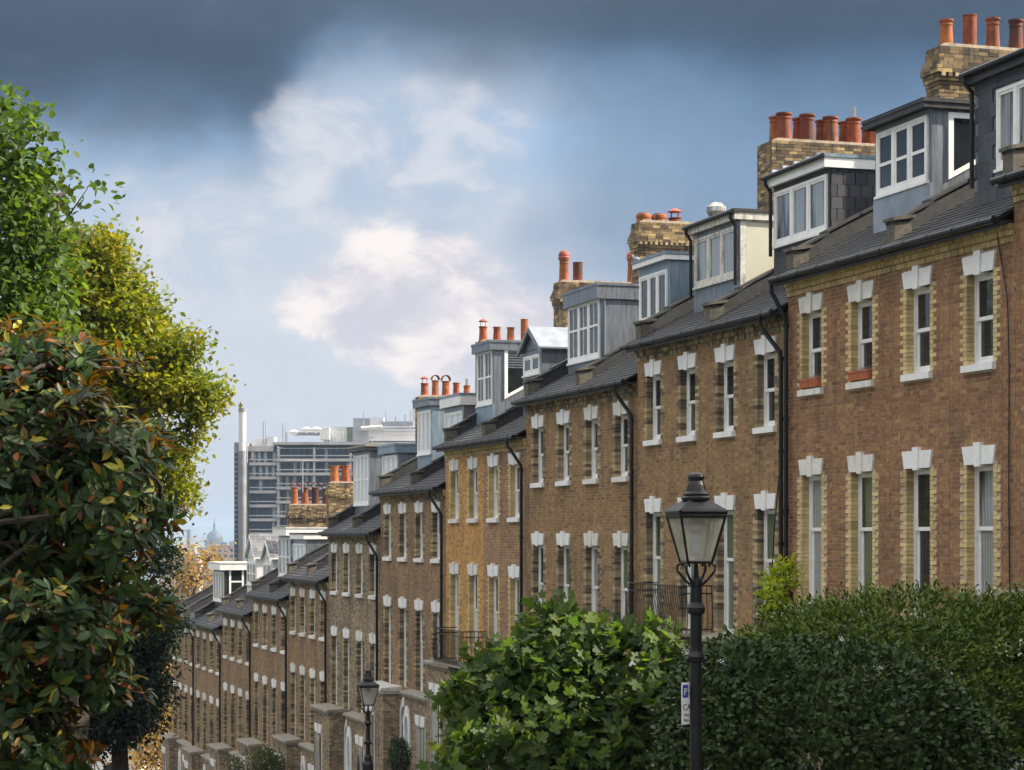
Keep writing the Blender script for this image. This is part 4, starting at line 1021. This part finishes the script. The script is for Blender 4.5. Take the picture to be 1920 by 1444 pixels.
def tree(name, label, cat, base, trunk_top, r, blobs, kind, mat, n_clump, per, spread, size, cols, wts, seed, droop=.2, n_ind=0, barkm='bark', limbs=26, outw=.5, group=None, shell=.5):
    g = np.random.default_rng(seed)
    t = thing(name, label, cat, base, 0, group); b0 = np.array(base)
    cl, u = in_blobs(g, n_clump, blobs, shell)
    m = MB(); tt = np.array(trunk_top)
    limb(m, (0, 0, -.3), tt - b0, r, r * .55, g, .03, 8); obj('trunk', m, barkm, t)
    m = MB()
    for b in blobs:
        c = np.array(b[0]); limb(m, tt - b0 - (tt - b0) * .12, c - b0, r * .42, min(r * .12, min(b[1]) * .06), g, .06)
    cb = np.array([b[0] for b in blobs])
    for k in range(min(limbs, n_clump)):
        c = cl[k]; a = cb[np.argmin(np.linalg.norm(cb - c, axis=1))]; limb(m, a - b0, c - b0, r * .16, r * .03, g, .1, 5)
    obj('limb', m, barkm, t)
    n = n_clump * per; ci = np.repeat(np.arange(n_clump), per)
    pos = cl[ci] + g.normal(size=(n, 3)) * spread * np.array([1, 1, .75]); d = unit(g, n) + u[ci] * outw + np.array([0, 0, -droop]); nr = unit(g, n) * .7 + np.array([0, 0, 1.])
    ct = palette(g, n_clump, cols, wts, .18)[ci] * .55 + palette(g, n, cols, wts, .25) * .45
    sz = size * (.7 + .6 * g.random(n))
    cr = put('crown', None, t) if False else None
    leaves(t, kind, mat, pos - b0, d, nr, sz, ct, n_ind)
    return t

# magnolia close on the left: whorls of long leathery leaves
def magnolia():
    g = np.random.default_rng(5); base = (-1.9, 15.2, gz(15.2)); b0 = np.array(base)
    t = thing('magnolia_tree', 'dark glossy magnolia with rust-backed leaves overhanging from the left', 'tree', base)
    B = blobs_px([(50, 900, 16, 180, 260, 1.0), (165, 900, 15.6, 115, 180, .9), (60, 700, 16.3, 130, 90, .8), (205, 1010, 15.6, 85, 110, .8), (85, 1170, 15.5, 165, 150, 1.0), (20, 1370, 15.5, 130, 120, .9), (262, 850, 15.8, 60, 62, .5), (140, 690, 16.2, 95, 62, .6), (-90, 1000, 16, 150, 330, 1.1), (290, 960, 15.6, 42, 50, .4), (190, 1290, 15.4, 55, 40, .4), (95, 1410, 15.3, 95, 60, .6), (150, 1250, 15.3, 70, 60, .5), (285, 1140, 15.4, 40, 38, .35)])
    n = 2000; cl, u = in_blobs(g, n, B, .30)
    xs = cam2w(260, 680, 16), cam2w(316, 985, 15.5), cam2w(305, 1165, 15.4), cam2w(270, 1300, 15.4), cam2w(225, 690, 15.9), cam2w(285, 930, 15.5), cam2w(258, 1130, 15.4), cam2w(60, 640, 16), cam2w(110, 650, 16), cam2w(20, 620, 16)
    cl = np.concatenate([cl, np.array([tuple(p) for p in xs])]); u = np.concatenate([u, np.array([[CA * .7, -SA * .7, .5]] * len(xs))]); n = len(cl)
    m = MB(); limb(m, (0, 0, -.3), (.3, .2, 2.6), .16, .10, g, .02, 8); obj('trunk', m, 'bark', t)
    m = MB(); tt = np.array([.3, .2, 2.3])
    for b in B: limb(m, tt, np.array(b[0]) - b0, .04, .015, g, .07)
    cb = np.array([b[0] for b in B])
    for k in range(0, n, 5): c = cl[k]; a = cb[np.argmin(np.linalg.norm(cb - c, axis=1))]; limb(m, a - b0, c - b0, .022, .008, g, .09, 5)
    obj('limb', m, 'bark', t)
    for k in list(range(n - 10, n)):
        m = MB(); c = cl[k]; a = cb[np.argmin(np.linalg.norm(cb - c, axis=1))]; limb(m, a - b0, c - b0, .014, .008, g, .05, 5); obj('twig', m, 'pale_twig', t)
    per = 10; N = n * per; ci = np.repeat(np.arange(n), per); ax = u[ci] + np.array([0, 0, .45]); ax /= np.linalg.norm(ax, axis=1, keepdims=True)
    rv = unit(g, N); rv -= (rv * ax).sum(1)[:, None] * ax; rv /= np.linalg.norm(rv, axis=1, keepdims=True)
    lift = g.uniform(-.25, .85, (N, 1)); d = rv + ax * lift; nr = ax * 1.0 - rv * lift + .25 * unit(g, N)
    pos = cl[ci] + ax * g.uniform(-.05, .05, (N, 1)) + rv * .012
    flip = g.random(N) < .06; col = palette(g, N, [(.020, .044, .013), (.027, .057, .014), (.014, .032, .013), (.045, .07, .014)], [4, 3, 3, 1.3], .3)
    rust = palette(g, N, [(.17, .065, .02), (.12, .045, .016), (.20, .11, .02)], [3, 3, 2], .2); col[flip] = rust[flip]
    yel = g.random(N) < .05; col[yel] = palette(g, N, [(.24, .20, .02), (.19, .19, .03)], [1, 1], .2)[yel]
    leaves(t, 'long', 'big_leaf', pos - b0, d, nr, .122 * (.7 + .6 * g.random(N)), col, 300)
magnolia()

p = cam2w(-40, 900, 27)
tree('leafy_tree', 'light green broad-leaved tree rising behind the magnolia at the edge of the road', 'tree', (p.x, p.y, gz(p.y)), cam2w(-60, 700, 27), .2,
     blobs_px([(-30, 420, 27, 150, 200, 1.3), (30, 300, 27, 62, 110, .8), (60, 500, 27, 75, 130, 1.0), (0, 620, 27, 130, 110, 1.2), (-10, 220, 27, 35, 50, .5), (75, 340, 27, 50, 55, .5), (120, 365, 27, 42, 16, .25), (165, 352, 27, 36, 10, .2)]), 'ovate', 'small_leaf', 330, 26, .16, .115,
     [(.085, .15, .032), (.12, .20, .05), (.06, .11, .028), (.17, .22, .05)], [4, 3, 3, 1.5], 11, .5, 300, limbs=60)
p = cam2w(120, 1000, 46)
tree('golden_tree', 'tall tree with fine golden-green autumn leaves arching over the street', 'tree', (p.x, p.y, gz(p.y)), cam2w(130, 800, 46), .35,
     blobs_px([(165, 560, 46, 85, 110, 1.6), (215, 620, 46, 85, 100, 1.6), (150, 690, 46, 150, 120, 2), (260, 700, 46, 75, 75, 1.4), (310, 720, 45, 62, 55, 1.1), (365, 742, 44.5, 50, 42, .8), (398, 738, 44.5, 24, 22, .5), (330, 660, 45, 40, 40, .7), (352, 800, 44.5, 22, 45, .5), (300, 860, 45, 62, 60, 1.0), (325, 915, 45, 30, 40, .6), (200, 800, 46, 110, 110, 1.6), (195, 480, 46, 40, 50, .9), (110, 460, 46, 40, 40, .8), (250, 540, 46, 32, 40, .7), (275, 610, 46, 40, 45, .8)]), 'dia', 'small_leaf', 1050, 60, .21, .14,
     [(.20, .22, .022), (.13, .175, .022), (.29, .245, .02), (.07, .10, .018)], [4, 4, 2.4, 3], 12, .3, 0, limbs=160, shell=.25)
p = cam2w(230, 1440, 62)
tree('evergreen_tree', 'dark evergreen tree standing between the magnolia and the lowest houses', 'tree', (p.x, p.y, gz(p.y)), cam2w(225, 1300, 62), .3,
     blobs_px([(215, 1200, 62, 95, 110, 1.8), (270, 1180, 61, 62, 70, 1.3), (225, 1310, 62, 85, 75, 1.6), (180, 1340, 62, 90, 80, 1.6), (290, 1140, 61, 28, 40, .8), (300, 1060, 62, 26, 60, .8), (262, 1270, 61, 60, 60, 1.2)]), 'dia', 'dark_leaf', 950, 50, .25, .15,
     [(.020, .042, .020), (.030, .055, .022), (.014, .030, .018)], [4, 2, 3], 13, .1, 0, limbs=60, shell=.3)
p = cam2w(345, 1380, 132)
tree('autumn_tree', 'sparse russet autumn tree beyond the foot of the terrace', 'tree', (p.x, p.y, gz(p.y)), cam2w(356, 1180, 132), .28,
     blobs_px([(360, 1090, 132, 55, 60, 3), (345, 1180, 132, 60, 60, 3), (315, 1250, 130, 45, 70, 3), (390, 1050, 133, 30, 26, 2), (330, 1040, 132, 30, 40, 2), (300, 1360, 128, 60, 60, 3), (285, 1430, 126, 70, 50, 3)]), 'dia', 'small_leaf', 420, 20, .55, .24,
     [(.30, .18, .08), (.26, .20, .07), (.36, .16, .09), (.20, .16, .07)], [4, 3, 2, 2], 14, .2, 0, limbs=240, shell=.2)
# clipped and loose shrubs in the front gardens
def shrub(name, label, base_px, blobs, kind, mat, n, size, cols, wts, seed, n_ind=0, spread=.04, upb=.3, clump=12, shell=.8, sprig=0., flowers=0):
    g = np.random.default_rng(seed); p = cam2w(*base_px); base = (p.x, p.y, gz(p.y)); b0 = np.array(base)
    t = thing(name, label, 'shrub', base)
    nc = n // clump; cl, u = in_blobs(g, nc, blobs, shell, .03 if shell > .85 else .10); ci = np.repeat(np.arange(nc), clump); N = len(ci)
    m = MB()
    for k in range(0, nc, max(1, nc // 70)): limb(m, (g.uniform(-.2, .2), g.uniform(-.2, .2), -.1), cl[k] - b0, .022, .006, g, .06, 5)
    obj('stem', m, 'bark', t)
    core = MB()
    pos = cl[ci] + g.normal(size=(N, 3)) * spread
    if sprig: pos = cl[ci] + (u[ci] + np.array([0, 0, .25]) + .35 * g.normal(size=(N, 3))) * (np.tile(np.arange(clump) / clump, nc) * sprig)[:, None]
    d = unit(g, N) * .9 + u[ci] * .8 + np.array([0, 0, upb]); nr = u[ci] * .8 + np.array([0, 0, .6]) + .5 * unit(g, N)
    col = palette(g, nc, cols, wts, .2)[ci] * .5 + palette(g, N, cols, wts, .25) * .5
    leaves(t, kind, mat, pos - b0, d, nr, size * (.7 + .6 * g.random(N)), col, n_ind)
    if flowers:
        fc, fu = in_blobs(g, flowers, blobs, .97)
        for c, uu in zip(fc, fu):
            m = MB()
            for k in range(14): v = c - b0 + uu * .05 + g.normal(size=3) * .02; m.lathe([(.002, v[2] - .006), (.009, v[2]), (.002, v[2] + .006)], v[0], v[1], 5)
            obj('flower_cluster', m, 'sign_white', t)
    return t
shrub('fig_bush', 'large fig bush with broad lobed leaves, sunlit on top, left of the near lamp', (1050, 1440, 22.5),
      blobs_px([(1050, 1330, 22.5, 190, 130, 1.0), (1060, 1200, 22.5, 80, 55, .6), (1190, 1250, 22.3, 85, 75, .7), (950, 1280, 22.3, 80, 70, .7), (1215, 1190, 22.2, 28, 26, .3), (860, 1330, 22.2, 40, 45, .4), (1000, 1430, 22, 190, 120, 1.0), (1190, 1400, 22, 90, 130, .9), (838, 1300, 22.1, 16, 16, .2), (1040, 1160, 22.4, 35, 22, .35)]), 'fig', 'fig_leaf', 7600, .122,
      [(.095, .15, .040), (.070, .118, .042), (.14, .185, .05), (.042, .08, .032)], [3, 4, 2, 3], 21, 300, .07, .2, 6, .55)
shrub('laurustinus_hedge', 'rounded dark green shrub with small white flower heads right of the near lamp', (1560, 1440, 20),
      blobs_px([(1540, 1400, 20, 310, 195, 1.3), (1380, 1330, 20, 120, 130, .9), (1330, 1400, 19.6, 85, 140, .8), (1720, 1420, 20, 150, 140, 1.0)]), 'ovate', 'dark_leaf', 42000, .056,
      [(.034, .064, .017), (.048, .082, .020), (.022, .042, .014), (.075, .10, .022)], [4, 3, 3, 1], 22, 0, .035, .3, 7, .88, 0., 22)
shrub('yew_hedge', 'broad feathery yew hedge behind the flowering shrub, under the tall windows', (1700, 1440, 25),
      blobs_px([(1720, 1275, 25, 330, 150, 1.6), (1540, 1255, 25, 150, 105, 1.2), (1840, 1340, 25, 210, 180, 1.6), (1950, 1270, 25, 150, 140, 1.4)]), 'long', 'dark_leaf', 90000, .065,
      [(.11, .175, .022), (.15, .215, .024), (.065, .115, .02), (.20, .18, .035)], [4, 3, 3, .6], 23, 0, .03, .3, 20, .9, .15)
shrub('golden_climber', 'bright yellow-green feathery plant at the foot of the twin downpipes', (1462, 1130, 38),
      blobs_px([(1462, 1095, 38.2, 20, 28, .25), (1450, 1125, 38, 18, 22, .25), (1475, 1070, 38.4, 10, 12, .15), (1487, 1105, 38.2, 10, 8, .1)]), 'long', 'small_leaf', 900, .13,
      [(.30, .36, .03), (.24, .32, .03), (.36, .40, .05)], [3, 3, 2], 24, 0, .05, .0, 9, .4, .15)
shrub('wall_shrub', 'small dark round shrub between the pale bay and the arched doorway', (748, 1420, 66),
      blobs_px([(750, 1420, 66.5, 17, 34, .4)]), 'dia', 'dark_leaf', 2600, .07, [(.030, .06, .02), (.045, .08, .025)], [1, 1], 25, 0, .05, .2, 8, .7)
shrub('garden_shrub', 'grey-green garden shrub below the lowest bays', (480, 1440, 84),
      blobs_px([(480, 1435, 84, 55, 28, .8), (510, 1425, 86, 25, 24, .6)]), 'dia', 'small_leaf', 2600, .10, [(.06, .09, .04), (.09, .12, .05)], [1, 1], 26, 0, .08, .2, 8, .6)
# trees on the other side of the street, outside the frame but mirrored in the panes
def street_trees():
    base = (-4.5, 64, gz(64)); tp = (-4.5, 64, gz(64) + 6)
    bl = [((-4.5 + dx, 64 + dy, gz(64) + z), (r, r, r * .9)) for dx, dy, z, r in ((0, 0, 12, 3.6), (1.5, 2, 9.5, 3), (-2, -1, 10, 3), (0, -2.5, 8, 2.8), (.5, 1, 15, 2.6))]
    t0 = tree('street_tree', 'tall green street tree across the road from the golden yellow house', 'tree', base, tp, .3, bl, 'dia', 'small_leaf', 260, 40, .5, .30, [(.10, .15, .04), (.16, .17, .04), (.07, .11, .03)], [3, 2, 3], 15, .2, 0, limbs=40, group='street trees opposite the terrace')
    for x, y, w_ in ((-5, 78, 'olive-brown pair of houses'), (-4.5, 92, 'house with the tall narrow white dormer'), (-4, 107, 'house with blank white windows'), (-3, 122, 'end house of the terrace')):
        c = t0.copy(); C.objects.link(c); c['label'] = 'tall green street tree across the road from the ' + w_; c.location = (x, y, gz(y)); c.rotation_euler = (0, 0, y)
        for ch in t0.children: d = ch.copy(); C.objects.link(d); d.parent = c
street_trees()
tree('shading_tree', 'unseen loose-crowned tree added uphill of the hedges to shade the magnolia', 'tree', (14, 12.3, gz(12.3)), (14, 12.3, gz(12.3) + 6), .22, [((14 + dx, 12.3 + dy, gz(12.3) + z), (r, r, r)) for dx, dy, z, r in ((0, 0, 11, 2.4), (-.6, 1.5, 9.5, 1.8), (.4, -1.2, 9, 2.0), (-.3, .5, 7.2, 1.8))], 'dia', 'small_leaf', 200, 40, .4, .22, [(.09, .14, .04), (.13, .16, .04)], [1, 1], 16, .2, 0, limbs=40)  # added out of view so its crown dapples shade over the magnolia
# woodland beyond the end of the street
def far_wood():
    g = np.random.default_rng(31); n = 26000; pos = np.zeros((n, 3)); cc = []
    for k in range(90):
        d = g.uniform(170, 420); x = g.uniform(-500, 420) ; c = cam2w(x, 1003, d); cc.append((c.x, c.y, gz(c.y) + g.uniform(2, 6)))
    cc = np.array(cc); ci = g.integers(0, 90, n); u = unit(g, n); pos = cc[ci] + u * np.array([4.5, 4.5, 5.0]) * (.75 + .3 * g.random((n, 1)))
    cols = palette(g, 90, [(.10, .12, .04), (.22, .16, .07), (.07, .10, .04), (.28, .16, .08)], [3, 3, 3, 2], .2)[ci] * (.8 + .4 * g.random((n, 1)))
    t = None; V, F = leaf_template('dia'); leaves(None, 'dia', 'small_leaf', pos, unit(g, n) + u * .5, unit(g, n) + np.array([0, 0, 1.]), 1.1 * (.6 + .8 * g.random(n)), cols, 0, name='far_wood')
    o = bpy.data.objects['far_wood']; tag(o, 'mixed autumn woodland beyond the foot of the street', 'woodland')
far_wood()

# ------------------------------------------------------------ far buildings
def hospital():
    dep = 550; s = dep / 4000
    o = cam2w(440, 1003, dep); t = thing('hospital_block', 'tall grey concrete hospital block with banded windows and white roof plant', 'building', (o.x, o.y, gz(560)), -ALPHA)
    zb = gz(560); Z = lambda py: (1003 - py) * s - zb; X = lambda px: (px - 440) * s
    def bx(name, x0, x1, y0, y1, p0, p1, mat): m = MB(); m.box(X(x0), X(x1), y0, y1, Z(p1), Z(p0)); return obj(name, m, mat, t)
    zg = 1003 + (-zb) / s + 4
    core = bx('wall', 466, 850, 2.2, 22, 842, zg, 'concrete_dark')
    bx('stair_tower', 440, 464, -1, 12, 830, zg, 'concrete_dark')
    m = MB(); m.lathe([(1.0, Z(zg)), (1.0, Z(846))], X(456), -1.6, 14); obj('round_shaft', m, 'concrete_dark', t)
    for k in range(34): m = MB(); y = 850 + k * 9; m.box(X(440.5), X(447), -1.08, -1, Z(y + 6), Z(y)); obj('stair_window', m, 'glass_blue', t)
    m = MB(); m.lathe([(.95, Z(846)), (.95, Z(768))], X(456), -1.6, 16); q = obj('flue', m, 'plant_white', t)
    m = MB(); m.lathe([(1.02, Z(773)), (1.02, Z(766)), (.8, Z(766))], X(456), -1.6, 16); obj('flue_collar', m, 'concrete_dark', q)
    fl = 26.3
    for k in range(14):
        y = 860 + k * fl
        for (a, b, dy, y0) in ((466, 518, 7, 1.0), (518, 850, 0, -.6)):
            yy = y + dy
            bx('floor_slab', a, b, y0, 2.6, yy, yy + 5.2, 'concrete')
            bx('balcony_rail', a, b, y0 - .12, y0 + .05, yy - 6.5, yy - 4.5, 'concrete')
            x = a + 2; j = 0
            while x < b - 4:
                w_ = 12.4
                pm = rnd.choice(['glass_blue'] * 5 + ['glass_pale'] * 3)
                m = MB(); m.box(X(x), X(x + w_ - .5), 2.05, 2.18, Z(yy - .5), Z(yy - fl + 6.5)); wd = obj('window', m, 'glass_blue', t)
                if pm == 'glass_pale':
                    m = MB(); q0 = rnd.uniform(0, w_ * .4); m.box(X(x + q0), X(x + q0 + w_ * .5), 1.96, 2.04, Z(yy - .5), Z(yy - fl + 7)); obj('blind', m, 'glass_pale', wd)
                x += w_; j += 1
        for x in (470, 520, 587, 655, 722, 790): bx('column', x, x + 4.5, -.3 if x > 500 else 1.2, 2.3, 842, 860, 'concrete') if k == 0 else None
        for x in (520, 587, 655, 722, 790): bx('column', x, x + 4, -.2, 2.2, y - fl + 5.3, y, 'concrete')
    bx('roof_slab', 512, 850, -.8, 22, 829, 834, 'concrete'); bx('parapet', 464, 512, .9, 22, 836, 846, 'concrete')
    for a, b, y0, p0, p1, mt in ((470, 498, 4, 822, 838, 'plant_white'), (498, 512, 3, 818, 836, 'plant_white'), (596, 614, 5, 800, 822, 'plant_white'), (600, 656, 9, 797, 826, 'plant_white'), (648, 662, 3, 800, 828, 'plant_green'), (658, 715, 8, 781, 806, 'plant_grey'), (690, 716, 7.5, 780, 812, 'plant_white'), (660, 690, 2, 802, 832, 'plant_grey'), (690, 785, 2.5, 803, 826, 'plant_white'), (712, 790, 6, 788, 812, 'plant_grey'), (545, 598, 8, 808, 812, 'concrete_dark'), (772, 784, 4, 745, 800, 'plant_white')):
        bx('roof_plant', a, b, y0, y0 + 6, p0, p1, mt)
    m = MB(); m.tube([(X(676), 1.8, Z(803)), (X(716), 1.8, Z(800))], .55, 10); obj('duct', m, 'plant_white', t)
    for x, y in ((548, 808), (572, 803), (590, 803)):
        m = MB(); m.lathe([(.2, Z(y + 8)), (1.3, Z(y + 2)), (1.5, Z(y)), (.3, Z(y - 4))], X(x), 4, 12); obj('vent_cowl', m, 'plant_white', t)
    for x, h in ((490, 788), (495, 788), (527, 790), (532, 796), (535, 808), (680, 770), (722, 767), (768, 768), (740, 780), (758, 776)):
        m = MB(); m.tube([(X(x), 4, Z(832)), (X(x), 4, Z(h))], .11, 6); obj('mast', m, 'plant_grey', t)
    for y in (800, 806, 812):
        m = MB(); m.tube([(X(716), 2.2, Z(y)), (X(780), 2.2, Z(y))], .1, 6); obj('rail', m, 'plant_white', t)
    for k in range(9): m = MB(); x = 600 + k * 6; m.tube([(X(x), 2.2, Z(832)), (X(x), 2.2, Z(808))], .09, 5); obj('rail_post', m, 'plant_white', t)
hospital()
def cathedral():
    dep = 4500; s = dep / 4000; o = cam2w(402, 1003, dep); zb = gz(4300)
    t = thing('domed_cathedral', 'hazy domed cathedral far off on the city skyline', 'cathedral', (o.x, o.y, zb), -ALPHA)
    Z = lambda py: (1003 - py) * s - zb
    m = MB(); m.box(-34, 60, -14, 20, 0, Z(1026)); obj('nave', m, 'portland_stone', t)
    m = MB(); m.lathe([(19.5, Z(1028)), (19.5, Z(1022)), (18, Z(1022)), (18, Z(1015)), (19, Z(1014.5)), (19, Z(1013))], n=28); dr = obj('drum', m, 'portland_stone', t)
    for k in range(28):
        a = 2 * math.pi * k / 28; m = MB(); m.lathe([(.9, Z(1022)), (.9, Z(1014.6))], 19.2 * math.cos(a), 19.2 * math.sin(a), 6); obj('column', m, 'portland_stone', dr)
    m = MB(); m.lathe([(17, Z(1013))] + [(16.8 * math.cos(a), Z(1011) + 18.5 * math.sin(a)) for a in [math.pi / 2 * k / 9 for k in range(9)]] + [(3, Z(994.3))], n=28); obj('dome', m, 'lead_dome', t, smooth=True)
    m = MB(); m.lathe([(4, Z(995)), (4, Z(992)), (2.6, Z(991.5)), (2.6, Z(984)), (3.2, Z(983.5)), (1.6, Z(981)), (.9, Z(978)), (1.2, Z(976)), (.3, Z(975)), (.3, Z(970))], n=14); l = obj('lantern', m, 'portland_stone', t)
    m = MB(); m.box(-1.5, 1.5, -.25, .25, Z(972.6), Z(972)); obj('cross', m, 'portland_stone', l)
cathedral()
rb = random.Random(9)
for k, (x0, x1, py, d, mat) in enumerate([(396, 446, 1024, 1500, 'pink_block'), (330, 372, 1040, 1300, 'pale_block'), (350, 356, 994, 3600, 'portland_stone'), (372, 400, 1036, 1700, 'pale_block'), (430, 452, 1016, 2800, 'pale_block'), (415, 425, 1018, 3300, 'portland_stone'), (345, 365, 1022, 2600, 'pale_block'), (300, 345, 1030, 2000, 'pink_block'), (448, 470, 1022, 2200, 'pale_block')]):
    s = d / 4000; p = cam2w((x0 + x1) / 2, py, d); zb = gz(p.y); w = (x1 - x0) * s; h = p.z - zb
    lab = ['long pinkish block below the cathedral', 'pale block left of the cathedral behind the russet tree', 'thin pale tower left of the cathedral', 'pale low block just left of the cathedral', 'distant pale block between cathedral and hospital', 'slim pale block just right of the cathedral drum', 'small pale block beyond the russet tree', 'wide pinkish block at the edge of the magnolia', 'pale block hidden behind the hospital tower'][k]
    t = thing('distant_building', lab, 'building', (p.x, p.y, zb), -ALPHA, 'city skyline blocks')
    m = MB(); m.box(-w / 2, w / 2, 0, 18, 0, h); obj('wall', m, mat, t)
    m = MB(); m.box(-w / 2 - .4, w / 2 + .4, -.5, 18.4, h, h + .8); obj('roof', m, mat, t)
    if w > 10:
        for r in range(2):
            for c in range(int(w / 4)): m = MB(); m.box(-w / 2 + 1 + c * 4, -w / 2 + 3.2 + c * 4, -.15, .05, h - 4 - r * 4, h - 2 - r * 4); obj('window', m, 'glass_blue', t)
# white gabled house glimpsed at the foot of the street
p = cam2w(205, 1400, 150); hz_ = gz(p.y)
t = thing('white_house', 'white gabled house glimpsed under the evergreen at the foot of the street', 'house', (p.x, p.y, hz_), -ALPHA)
hh = p.z - hz_ + .6; m = MB(); m.box(-1.6, 2.2, 0, 8, -1, hh - 1.2); m.prism([(-1.6, hh - 1.2), (2.2, hh - 1.2), (.3, hh + .9)], 1, 0, 8); obj('wall', m, 'render_white', t)
m = MB(); m.prism([(.3, hh + .9), (2.5, hh - 1.55), (2.6, hh - 1.4), (.3, hh + 1.1)], 1, -.3, 8.2); m.prism([(.3, hh + .9), (.3, hh + 1.1), (-2.0, hh - 1.4), (-1.9, hh - 1.55)], 1, -.3, 8.2); obj('roof', m, 'dark_fascia', t)
m = MB(); m.box(-.4, .8, -.05, .05, hh - 3.2, hh - 1.7); wd = obj('window', m, 'glass_dark', t)
m = MB(); m.box(-.5, -.4, -.08, .05, hh - 3.3, hh - 1.6); m.box(.8, .9, -.08, .05, hh - 3.3, hh - 1.6); m.box(-.4, .8, -.08, .05, hh - 3.3, hh - 3.2); m.box(-.4, .8, -.08, .05, hh - 1.7, hh - 1.6); obj('frame', m, 'white_paint', wd)

# ------------------------------------------------------------ air
m = MB(); m.box(-6500, 9500, -80, 11900, -97, 46)
hz = MB(); hz = m
mt, g = new_mat('haze'); v = g.n('ShaderNodeVolumePrincipled', {'Color': (.55, .72, .95, 1), 'Density': 1.25e-4, 'Anisotropy': .3}); o = g.n('ShaderNodeOutputMaterial'); g.link(v.outputs[0], o.inputs['Volume'])
obj('haze', hz, 'haze', kind='stuff')
print('objects', len(bpy.data.objects))
